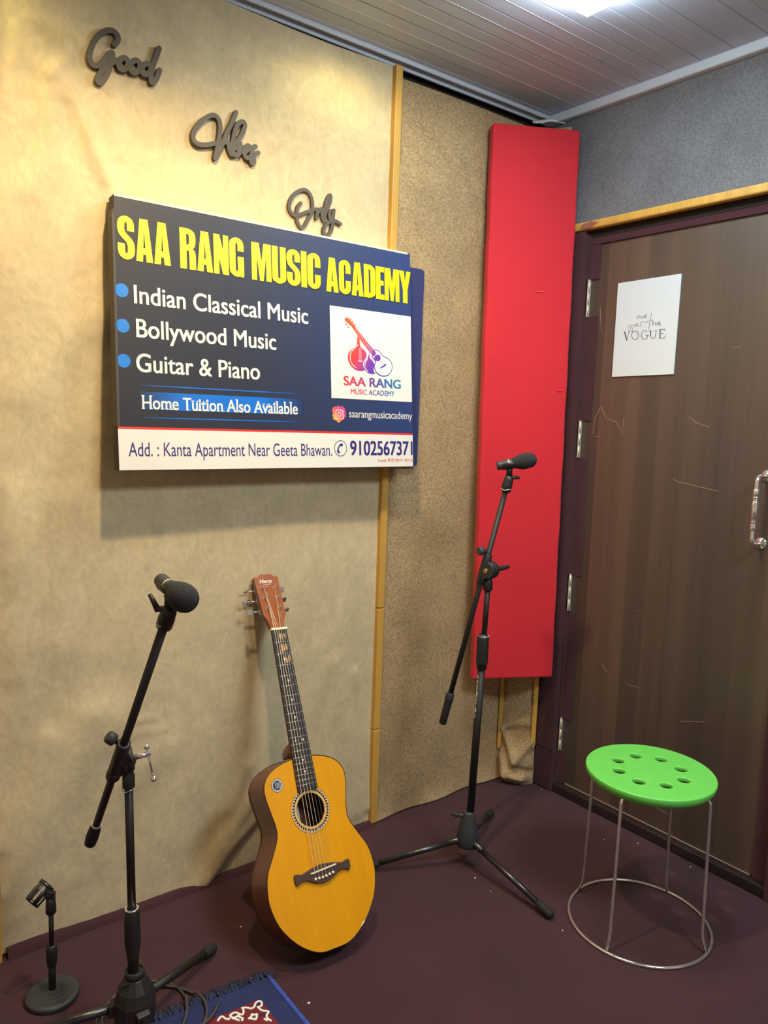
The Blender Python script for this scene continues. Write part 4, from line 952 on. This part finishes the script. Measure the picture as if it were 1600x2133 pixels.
# ---- small table stand
c3 = V((.427, 1.735, 0))
s3 = empty('table_microphone_stand', c3, 'short black table microphone stand with round base and empty clip at lower left', 'microphone stand')
mb = MB(); mb.lathe(c3, UP, [(0, .0575), (.002, .0590), (.010, .0590), (.013, .0572), (.0145, .050), (.0155, .0440), (.0150, .0432), (.0165, .038), (.0172, .0322), (.0167, .0314), (.0182, .027), (.0190, .0212), (.0185, .0205), (.020, .014), (.021, .008)], 48); mb.build('base', M['grey_plastic'], s3)
mb = MB(); mb.tube([c3 + UP * .018, c3 + UP * .10], .0082, 18); mb.build('lower_pole', M['black_paint'], s3)
mb = MB(); mb.lathe(c3 + UP * .076, UP, [(0, .0085), (.004, .0105), (.022, .0124), (.040, .0124), (.050, .0112), (.053, .0098), (.0535, .006)], 20); mb.build('height_clutch', M['black_plastic'], s3)
mb = MB(); mb.tube([c3 + UP * .12, c3 + UP * .215], .0056, 16); mb.build('upper_pole', M['black_paint'], s3)
mb = MB(); mb.lathe(c3 + UP * .203, UP, [(0, .0062), (.004, .0098), (.008, .0118), (.026, .0112), (.040, .0098)], 20); mb.obox(c3 + UP * .248, RH * .0095, FH * .006, UP * .012); co = mb.build('clip_base', M['black_plastic'], s3); bevel(co, .002)
cc = V((.405, 1.752, .2545)) + RH * .003; ca = (-RH * .52 - UP * .62 - FH * .58).normalized()
u_ = ca.cross(UP).normalized(); w_ = ca.cross(u_)
mb = MB(); r0, r1 = .0168, .0188
def shell(a0_, a1_, t0, t1, n=6):
    vs = []; fs = []
    for t in (t0, t1):
        for rr in (r0 - .0015 * (t > 0), r1 - .0012 * (t > 0)):
            for k in range(n + 1):
                a = a0_ + (a1_ - a0_) * k / n; vs.append(cc + ca * t + (u_ * math.cos(a) + w_ * math.sin(a)) * rr)
    q = n + 1
    for k in range(n): fs.extend([(k, k + 1, 2 * q + k + 1, 2 * q + k), (q + k, 3 * q + k, 3 * q + k + 1, q + k + 1), (k, q + k, q + k + 1, k + 1), (2 * q + k, 2 * q + k + 1, 3 * q + k + 1, 3 * q + k)])
    fs.extend([(0, 2 * q, 3 * q, q), (n, q + n, 3 * q + n, 2 * q + n)]); mb.add(vs, fs)
gap = PI * .62
nst = 6; arc = (2 * PI - .5)
for k in range(nst):
    a = gap + .25 + arc * k / nst; shell(a, a + arc / nst * .62, -.0245, .0245)
shell(gap + .25, gap + .25 + arc * .94, -.0245, -.0175, 26); shell(gap + .25, gap + .25 + arc * .94, .0185, .0245, 26)
mb.tube([cc + (c3 + UP * .25 - cc) * .45, c3 + UP * .25], [.006, .008], 12)
mb.build('microphone_clip', M['black_gloss'], s3)

# ================================================================== guitar
th, ph, ps = math.radians(28.519), math.radians(2.79), math.radians(-.61)
w0 = V((math.cos(ps), math.sin(ps), 0)); bk = V((-math.sin(ps), math.cos(ps), 0)); aa = UP * math.cos(th) + bk * math.sin(th)
gw = w0 * math.cos(ph) - aa * math.sin(ph); ga = aa * math.cos(ph) + w0 * math.sin(ph); gn = gw.cross(ga)
GO = V((1.019, 1.447, .0455))
gf = frame(GO, gw, ga, gn)
gt = empty('acoustic_guitar', (1.019, 1.49, 0), 'amber-topped acoustic guitar leaning against the beige velvet wall', 'guitar')
M['g_top'] = mat('amber_lacquer', rgb(226, 156, 6), .30, coat=.5, var=[(5, .06, 2, (1, .6, .6), .3), (60, .03, 2, (1, .1, .1), 0)])
M['g_side'] = mat('brown_lacquer', rgb(104, 56, 30), .35, coat=.4, var=[(9, .16, 3, (1, 1, 1), .5)])
M['g_bind'] = mat('dark_binding', rgb(58, 32, 16), .4)
M['g_head'] = mat('russet_lacquer', rgb(150, 80, 30), .3, coat=.4, var=[(30, .08, 3, (1, .3, .3), .3)])
M['g_board'] = mat('blackened_wood', rgb(34, 30, 30), .5)
M['g_bridge'] = mat('dark_rosewood', rgb(74, 52, 42), .55, var=[(40, .15, 3, (.2, 1, 1), .4)])
M['bone'] = mat('ivory_plastic', rgb(246, 238, 214), .4)
M['pearl'] = mat('pearl_inlay', rgb(232, 230, 222), .3)
M['fret'] = mat('fret_wire', rgb(205, 200, 188), .3, .5)
half = [(0, 0), (.047, .004), (.096, .034), (.135, .080), (.1525, .125), (.1560, .160), (.149, .203), (.127, .243), (.1085, .278), (.1050, .306), (.113, .345), (.1205, .383), (.119, .410), (.103, .434), (.075, .450), (.036, .460), (0, .462)]
out_ = catmull(half + [(-a, b) for a, b in reversed(half[1:-1])], 5, True)
hole = [(.0415 * math.cos(2 * PI * i / 40), .3285 + .0415 * math.sin(2 * PI * i / 40)) for i in range(40)]
vs, fs = fill2d([out_, hole], .0015)
mb = MB(); mb.add([gf(p.x, p.y, p.z - .0015) for p in vs], fs, False); mb.build('top', M['g_top'], gt)
n = len(out_); D = .092
mb = MB(); vs = []
for d_ in (-.0012, -D): vs += [gf(a * 1.0, b, d_) for a, b in out_]
mb.add(vs, [(i, (i + 1) % n, n + (i + 1) % n, n + i) for i in range(n)])
inn = [(a * .985, .231 + (b - .231) * .985) for a, b in out_]
vs = [gf(a, b, -.003) for a, b in inn] + [gf(a, b, -D + .002) for a, b in inn]
mb.add(vs, [(i, n + i, n + (i + 1) % n, (i + 1) % n) for i in range(n)])
mb.prism(out_, gf, -D - .003, -D)
body = mb.build('body', M['g_side'], gt, fix=False)
mb = MB(); ob = out_ + [out_[0]]
mb.tube([gf(a, b, -.001) for a, b in ob], .0016, 8, False); mb.tube([gf(a, b, -D - .001) for a, b in ob], .0018, 8, False); mb.build('binding', M['g_bind'], body)
# label inside the sound hole
mb = MB(); mb.prism([(-.052, .285), (.012, .285), (.012, .345), (-.052, .345)], gf, -D + .0022, -D + .0028); lb = mb.build('paper_label', mat('grey_paper', rgb(226, 224, 210), .8), body)
mb = MB(); text_into(mb, 'Z', frame(gf(-.032, .322, 0), ga * -1, gw, gn), 0, .009, 0, .012, -D + .003, bold=.03); mb.build('lettering', M['rubber'], lb)
# rosette
def ring(r0, r1, z0, z1, name, m_, k=60):
    vs, fs = fill2d([[(r1 * math.cos(2 * PI * i / k), .3285 + r1 * math.sin(2 * PI * i / k)) for i in range(k)], [(r0 * math.cos(2 * PI * i / k), .3285 + r0 * math.sin(2 * PI * i / k)) for i in range(k)]])
    mb = MB(); mb.add([gf(p.x, p.y, z1) for p in vs], fs, False); return mb
ro = ring(.0415, .0578, 0, .0004, 'rosette', None).build('rosette', mat('pale_rosette', rgb(222, 176, 100), .4), gt)
ring(.0475, .0535, 0, .0007, '', None).build('dark_band', M['g_board'], ro)
m_ = ring(.0570, .0578, 0, .0007, '', None); m_.v += []; m_.build('outer_line', M['g_bind'], ro)
mb = MB()
for i in range(44):
    a = 2 * PI * i / 44; cx, cy = .0512 * math.cos(a), .3285 + .0512 * math.sin(a); t = V((math.cos(a), math.sin(a))); s_ = V((-t.y, t.x))
    mb.prism([tuple(V((cx, cy)) + t * x_ + s_ * y_) for x_, y_ in ((-.002, -.0008), (.0022, -.0016), (.0022, .0016), (-.002, .0008))], gf, .0004, .0009)
mb.build('pearl_dots', M['pearl'], ro)
# sticker
st_ = (-.083, .405)
def disc(c, r, w0_, w1_, k=32): return [(c[0] + r * math.cos(2 * PI * i / k), c[1] + r * math.sin(2 * PI * i / k)) for i in range(k)]
mb = MB(); mb.prism(disc(st_, .0168, 0, 0), gf, 0, .0004); sk = mb.build('sticker', M['g_board'], gt); sk['label'] = 'round black and silver sticker'
vs, fs = fill2d([disc(st_, .0158, 0, 0), disc(st_, .0118, 0, 0)]); mb = MB(); mb.add([gf(p.x, p.y, .0007) for p in vs], fs, False)
for i in range(4): mb.prism([(st_[0] - .004 + .0042 * i - .0011, st_[1] - .008), (st_[0] - .004 + .0042 * i + .0007, st_[1] - .008), (st_[0] - .004 + .0042 * i + .0007, st_[1] + .008), (st_[0] - .004 + .0042 * i - .0011, st_[1] + .008)], gf, .0004, .0007)
mb.build('sticker_print', mat('silver_print', rgb(196, 198, 206), .4, .3), sk)
# chipped edge
mb = MB(); mb.prism([(.082, .0245), (.089, .0290), (.0965, .0350), (.092, .0360), (.086, .0300)], gf, 0, .0006); mb.build('chip', M['bone'], bpy.data.objects['top'])
# bridge
bh = [(-.080, .1885), (-.060, .1850), (-.045, .1885), (-.02, .1935), (0, .1950), (.02, .1935), (.045, .1885), (.060, .1850), (.080, .1885), (.079, .1630), (.062, .1675), (.045, .1655), (.025, .156), (0, .1510), (-.025, .156), (-.045, .1655), (-.062, .1675), (-.079, .1630)]
mb = MB(); mb.prism(catmull(bh, 3, True), gf, 0, .0075); br = bevel(mb.build('bridge', M['g_bridge'], gt), .002)
mb = MB(); mb.ribbon([(-.036, .1805), (.037, .1855)], gf, .0016, .006, .0112); mb.build('saddle', M['bone'], br)
for i in range(6):
    x = -.026 + .0104 * i; y_ = .1655 - .0022 * (1 - abs(i - 2.5) / 2.5) + .0006 * i
    mb = MB(); mb.lathe(gf(x, y_, .0065), gn, [(0, .0026), (.002, .0036), (.004, .0034), (.0055, .0018), (.0058, .0003)], 14); mb.build('bridge_pin', M['bone'], br)
# neck, heel, fretboard
mb = MB(); vs = []; K = 10
SS = [.463, .50, .60, .70, .80, .812]
for s_ in SS:
    hw_ = .0285 - (s_ - .463) / .35 * .0062; dp = .020 - .002 * (s_ - .463)
    for k in range(K + 1):
        a = PI * k / K; vs.append(gf(-hw_ * math.cos(a), s_, .001 - dp * math.sin(a)))
fs = [(i * (K + 1) + k, i * (K + 1) + k + 1, (i + 1) * (K + 1) + k + 1, (i + 1) * (K + 1) + k) for i in range(len(SS) - 1) for k in range(K)]
fs += [tuple(range(K + 1)), tuple((len(SS) - 1) * (K + 1) + k for k in reversed(range(K + 1)))]
fs += [(i * (K + 1), (i + 1) * (K + 1), (i + 1) * (K + 1) + K, i * (K + 1) + K) for i in range(len(SS) - 1)]
mb.add(vs, fs)
vs = []; HS = [(-.002, .0275, .0), (-.015, .026, .036), (-.035, .023, .042), (-.060, .019, .036), (-.078, .015, .028), (-.082, .013, .022)]
for w_h, hw_, ln in HS:
    for k in range(9):
        a = PI * k / 8; vs.append(gf(-hw_ * math.cos(a), .461 + ln * math.sin(a) ** .6 + .004, w_h))
fs = [(i * 9 + k, i * 9 + k + 1, (i + 1) * 9 + k + 1, (i + 1) * 9 + k) for i in range(5) for k in range(8)] + [tuple(45 + k for k in range(9))]
fs += [(i * 9 + 8, i * 9, (i + 1) * 9, (i + 1) * 9 + 8) for i in range(5)]
mb.add(vs, fs); mb.build('neck', M['g_side'], gt)
fbw = lambda s_: .0295 - (s_ - .376) / (.808 - .376) * .0062
mb = MB(); mb.prism([(-fbw(.376), .376), (fbw(.376), .376), (fbw(.808), .808), (-fbw(.808), .808)], gf, .0008, .0065); fb = bevel(mb.build('fretboard', M['g_board'], gt), .001)
L_ = .808 - .1835
fpos = [.808 - L_ * (1 - 2 ** (-k / 12)) for k in range(1, 20)]
for f_ in fpos:
    if f_ > .380:
        mb = MB(); mb.tube([gf(-fbw(f_), f_, .0066), gf(fbw(f_), f_, .0066)], .0008, 6); mb.build('fret', M['fret'], fb)
def star(cx, cy, r=.0046):
    mb = MB(); mb.prism([(cx + (r if i % 2 == 0 else r * .38) * math.cos(PI * i / 4), cy + (r if i % 2 == 0 else r * .38) * math.sin(PI * i / 4)) for i in range(8)], gf, .0063, .0068)
    mb.build('inlay', M['pearl'], fb)
fp = [.808] + fpos
for k in (3, 5, 7, 9, 15, 17): star(0, (fp[k - 1] + fp[k]) / 2)
for q_ in (-.0115, .0115): star(q_, (fp[11] + fp[12]) / 2)
mb = MB(); rnd = random.Random(3)
for (k0, xs_) in ((0, [(.006, .0)]), (1, [(-.004, .0)]), (2, [(.012, 0)])):
    ya, yb = fp[k0], fp[k0 + 1]
    for i in range(5):
        x_ = -.004 + .0045 * i + (.003 if k0 == 2 else 0); hh = (ya - yb) * rnd.uniform(.25, .7); yy = (ya + yb) / 2 + rnd.uniform(-.004, .003)
        mb.prism(catmull([(x_ - .0014, yy - hh / 2), (x_ + .0014, yy - hh / 2 + .001), (x_ + .0012, yy + hh / 2), (x_ - .001, yy + hh / 2 - .002)], 3, True), gf, .0063, .0067)
o = mb.build('wear_marks', mat('bare_wood', rgb(190, 150, 100), .7), fb); o['label'] = 'pale worn patches between the first frets'
mb = MB(); mb.prism([(-.0245, .807), (.0245, .807), (.0245, .8135), (-.0245, .8135)], gf, -.002, .0092); bevel(mb.build('nut', M['bone'], gt), .001)
# headstock, tilted back
tl = math.radians(7)
ha = ga * math.cos(tl) - gn * math.sin(tl); hn = gw.cross(ha)
hf = frame(gf(0, .8135, .001), gw, ha, hn)
hh_ = [(.022, 0), (.0225, .012), (.028, .028), (.0350, .040), (.0352, .052), (.0385, .155), (.034, .158), (.030, .1555), (.022, .161), (.012, .166), (.007, .164)]
hp = hh_ + [(-a, b) for a, b in reversed(hh_)]
mb = MB(); mb.prism(hp, hf, -.0155, 0); hs = bevel(mb.build('headstock', M['g_side'], gt), .001)
mb = MB(); mb.prism([(a * .985, b) for a, b in hp], hf, 0, .0009); o = mb.build('headstock_veneer', M['g_head'], hs); o['label'] = 'glossy russet face'
mb = MB(); text_into(mb, 'Hertz', hf, -.0235, .018, .1375, .0115, .0011, bold=.03, shear=.35)
mb.ribbon(catmull([(-.012, .1335), (-.004, .1325), (.008, .1345)], 4), hf, .0005, .0009, .0012); mb.build('lettering', M['white'], hs)
pegs = []
for sd_ in (-1, 1):
    for k, d_ in enumerate((.060, .092, .123)):
        x_ = sd_ * (.0185 + .0012 * k)
        pegs.append((x_, d_, sd_))
        mb = MB(); mb.lathe(hf(x_, d_, .0005), hn, [(0, .0058), (.0014, .0058), (.002, .0042), (.003, .0034), (.011, .0031), (.0125, .0026)], 16)
        bx = sd_ * (.0385 + (.012 if sd_ < 0 else .003)); mb.tube([hf(sd_ * .030, d_, -.0205), hf(bx + sd_ * .006, d_, -.0205)], .0022, 10)
        mb.obox(hf(sd_ * .026, d_, -.0195), gw * .007, ha * .008, hn * .0045)
        rot = (.15, 1.0, 1.5)[k] if sd_ < 0 else (1.3, 1.0, .2)[k]
        n1 = ha * math.cos(rot) + hn * math.sin(rot); n2 = gw.cross(n1)
        fr = frame(hf(bx + sd_ * .009, d_, -.0205), gw * sd_, n1, n2)
        mb.prism(catmull([(-.004, -.003), (-.001, -.0065), (.004, -.0085), (.008, -.006), (.0085, 0), (.008, .006), (.004, .0085), (-.001, .0065), (-.004, .003)], 3, True), fr, -.002, .002)
        tp = mb.build('tuning_peg', M['chrome'], hs)
# strings
order = [pegs[0], pegs[1], pegs[2], pegs[5], pegs[4], pegs[3]]
for i in range(6):
    x0_, x1_ = -.0265 + .0105 * i, -.0165 + .0066 * i
    pg_ = order[i]
    pts = [gf(-.026 + .0104 * i, .168, .0075), gf(x0_, .1810 + .0009 * i, .0116), gf(x1_, .8105, .0098), hf(pg_[0] + (-.003 if pg_[2] > 0 else .003), pg_[1], .0075)]
    mb = MB(); mb.tube(pts, (.00075, .0007, .00062, .00055, .0003, .00026)[i], 6); mb.build('string', mat('bronze_string', rgb(244, 226, 196), .4, .25) if i == 0 else (bpy.data.materials['bronze_string'] if i < 4 else M['fret']), gt)
mb = MB(); a_ = hf(pegs[1][0], pegs[1][1], .009); mb.tube([a_, a_ + gw * .010 + ha * .012], .0005, 6); a_ = hf(pegs[2][0], pegs[2][1], .009); mb.tube([a_, a_ + gw * .017 + ha * .000], .0005, 6); mb.build('string_end', bpy.data.materials['bronze_string'], hs)

# ================================================================== stool
sc_ = V((1.797, 1.110, 0)); zs = .4385
sl = empty('stool', sc_, 'round green plastic-topped stool with chrome wire legs in front of the door', 'stool')
R = .1645
loops = [[(R * math.cos(2 * PI * i / 72), R * math.sin(2 * PI * i / 72)) for i in range(72)]]
for k in range(8):
    a = 2 * PI * (k + .33) / 8; cx, cy = .088 * math.cos(a), .088 * math.sin(a)
    loops.append([(cx + .0192 * math.cos(2 * PI * i / 22), cy + .0192 * math.sin(2 * PI * i / 22)) for i in range(22)])
vs, fs = fill2d(loops, .003, .0035)
mb = MB(); mb.add([(sc_.x + p.x, sc_.y + p.y, zs - .0065 + p.z) for p in vs], fs, True)
mb.lathe(sc_ + UP * (zs - .0065), -UP, [(0, R + .0033), (.004, R + .0033), (.012, R + .0005), (.020, R - .006), (.0215, R - .009), (.018, R - .009), (.004, R - .004)], 72, False)
seat = mb.build('seat', M['green'], sl)
m_ = seat.modifiers.new('e', 'EDGE_SPLIT'); m_.split_angle = math.radians(35)
mb = MB(); rr = .187
mb.tube([(sc_.x + rr * math.cos(2 * PI * i / 72), sc_.y + rr * math.sin(2 * PI * i / 72), .0042) for i in range(73)], .0042, 12, False); mb.build('floor_ring', M['chrome'], sl)
for k, ang in enumerate(LEGANG):
    d = V((math.cos(ang), math.sin(ang), 0)); tq = V((-d.y, d.x, 0))
    r0_, r1_ = .163, .171
    zt_ = zs - .026
    pts = [sc_ + d * .095 + UP * zt_, sc_ + d * (r0_ - .012) + UP * zt_]
    for i in range(1, 7):
        t = PI / 2 * i / 6; pts.append(sc_ + d * (r0_ - .012 + .012 * math.sin(t)) + UP * (zt_ - .012 + .012 * math.cos(t)))
    pts += [sc_ + d * r1_ + UP * .052, sc_ + d * (r1_ + .003) + UP * .036, sc_ + d * (rr - .002) + UP * .007]
    mb = MB(); mb.tube(pts, .0041, 12); mb.build('leg', M['chrome'], sl)

# ================================================================== rug
rg = empty('rug', (.6, 1.2, 0), 'blue-bordered patterned rug corner with fringe at the bottom of the photo', 'rug')
M['r_blue'] = mat('navy_pile', rgb(36, 46, 92), .95, var=[(300, .3, 2, (1, 1, 1), 0), (8, .15, 2, (1, 1, 1), 0)], bump=[(400, .6, .003, (1, 1, 1))])
M['r_edge'] = mat('blue_edging', rgb(60, 84, 176), .9, var=[(200, .2, 2, (1, 1, 1), 0)], bump=[(260, .6, .003, (1, 1, 1))])
M['r_red'] = mat('crimson_pile', rgb(116, 34, 40), .95, var=[(300, .25, 2, (1, 1, 1), 0)], bump=[(400, .6, .003, (1, 1, 1))])
M['r_white'] = mat('white_pile', rgb(238, 236, 230), .9)
ru = V((.861, 1.497)); td_ = (V((.671, 1.513)) - ru).normalized(); sd_ = V((-.012, -1)).normalized()
rf_ = frame((ru.x, ru.y, 0), (td_.x, td_.y, 0), (sd_.x, sd_.y, 0), (0, 0, 1))
mb = MB(); mb.prism([(0, 0), (.62, 0), (.62, .95), (0, .95)], rf_, .0005, .006); mb.build('border', M['r_blue'], rg)
mb = MB(); mb.prism([(.052, .055), (.57, .055), (.57, .90), (.052, .90)], rf_, .005, .0066); fld = mb.build('field', M['r_red'], rg)
mb = MB(); mb.tube([rf_(.001, .95 * i / 40, .0055 + .0004 * (i % 2)) for i in range(41)], .0058, 10); mb.build('edging', M['r_edge'], rg)
ff = frame((0, 0, 0), (1, 0, 0), (0, 1, 0), (0, 0, 1))
mb = MB()
for st in MOTIF: mb.ribbon(catmull(st, 4), ff, .0023, .0064, .0078, round_caps='all')
mb.build('floral_outline', M['r_white'], fld)
for st in MOTIFDARK:
    mb = MB(); mb.prism(st, ff, .0064, .0074); mb.build('floral_fill', M['r_blue'], fld)
mb = MB(); rnd = random.Random(5)
for i in range(420):
    x_ = rnd.uniform(-.004, .62); n_ = rnd.uniform(.016, .036); lean = rnd.uniform(-.014, .014); b0_ = rf_(x_, .002, .004)
    p1 = rf_(x_ + lean * .5, -n_ * .5, .004 + rnd.uniform(.002, .010)); p2 = rf_(x_ + lean + rnd.uniform(-.004, .004), -n_, .002 + rnd.uniform(0, .006))
    mb.tube([b0_, p1, p2], [.0014, .0013, .0006], 5)
for (dx, dy) in ((-.012, -.022), (-.03, -.018), (-.026, -.004), (-.018, .006)):
    mb.tube([rf_(.003, .002, .004), rf_(dx * .5, dy * .5, .006), rf_(dx, dy, .0025)], [.0014, .0012, .0006], 5)
fg = mb.build('fringe', mat('slate_blue_yarn', rgb(48, 58, 88), .95, var=[(90, .3, 2, (1, 1, 1), 0)]), rg); fg['kind'] = 'stuff'

# ================================================================== cable
mb = MB(); pts = []
rnd = random.Random(11)
for i in range(150):
    t = 2 * PI * i / 52 + .4; k = i / 150
    cx = .560 + .045 * k; cy = 1.545 - .012 * k; r_ = .098 + .016 * math.sin(1.7 * t + 1) + .012 * k
    x_ = cx + r_ * math.cos(t) * 1.05; y_ = cy + r_ * math.sin(t)
    h = .0032 + .0065 * (k * 2.8 % 1.0 > .5) * 0 + .0022 * k * 2
    if y_ < 1.55: h += .0085
    pts.append((x_, y_, h))
tag(mb.tube(pts, .003, 8).build('cable', mat('grey_cable', rgb(74, 70, 70), .5)), 'loose grey cable coiled around the foot of the near microphone stand', 'cable')

# ================================================================== litter
LIT = [((.898, 1.377), .0045, 'white scrap on the carpet just right of the rug corner'), ((1.566, 1.513), .0035, 'white speck on the carpet in front of the far stand hub'),
       ((1.557, 1.440), .0022, 'tiny white speck left of the far stand front leg'), ((1.592, 1.205), .0028, 'white speck beyond the foot of the far stand front leg'),
       ((2.144, 1.348), .0028, 'white speck on carpet seen behind the stool, nearer the stand'), ((2.071, 1.426), .0022, 'tiny white speck on carpet left of the stool near the door'),
       ((2.165, 1.775), .0030, 'white speck on the carpet in the corner by the door frame'), ((2.163, 1.173), .0030, 'white speck near the door foot seen behind the stool'),
       ((.894, 1.709), .0030, 'white crumb on the carpet left of the guitar body')]
for (x_, y_), r_, lab in LIT:
    mb = MB(); a0_ = rnd.uniform(0, 3)
    mb.prism([(x_ + r_ * (1 if i % 2 else .55) * math.cos(a0_ + PI * i / 3), y_ + .6 * r_ * math.sin(a0_ + PI * i / 3)) for i in range(6)], ff, .0002, .0018)
    tag(mb.build('litter_scrap', M['litter']), lab, 'litter')
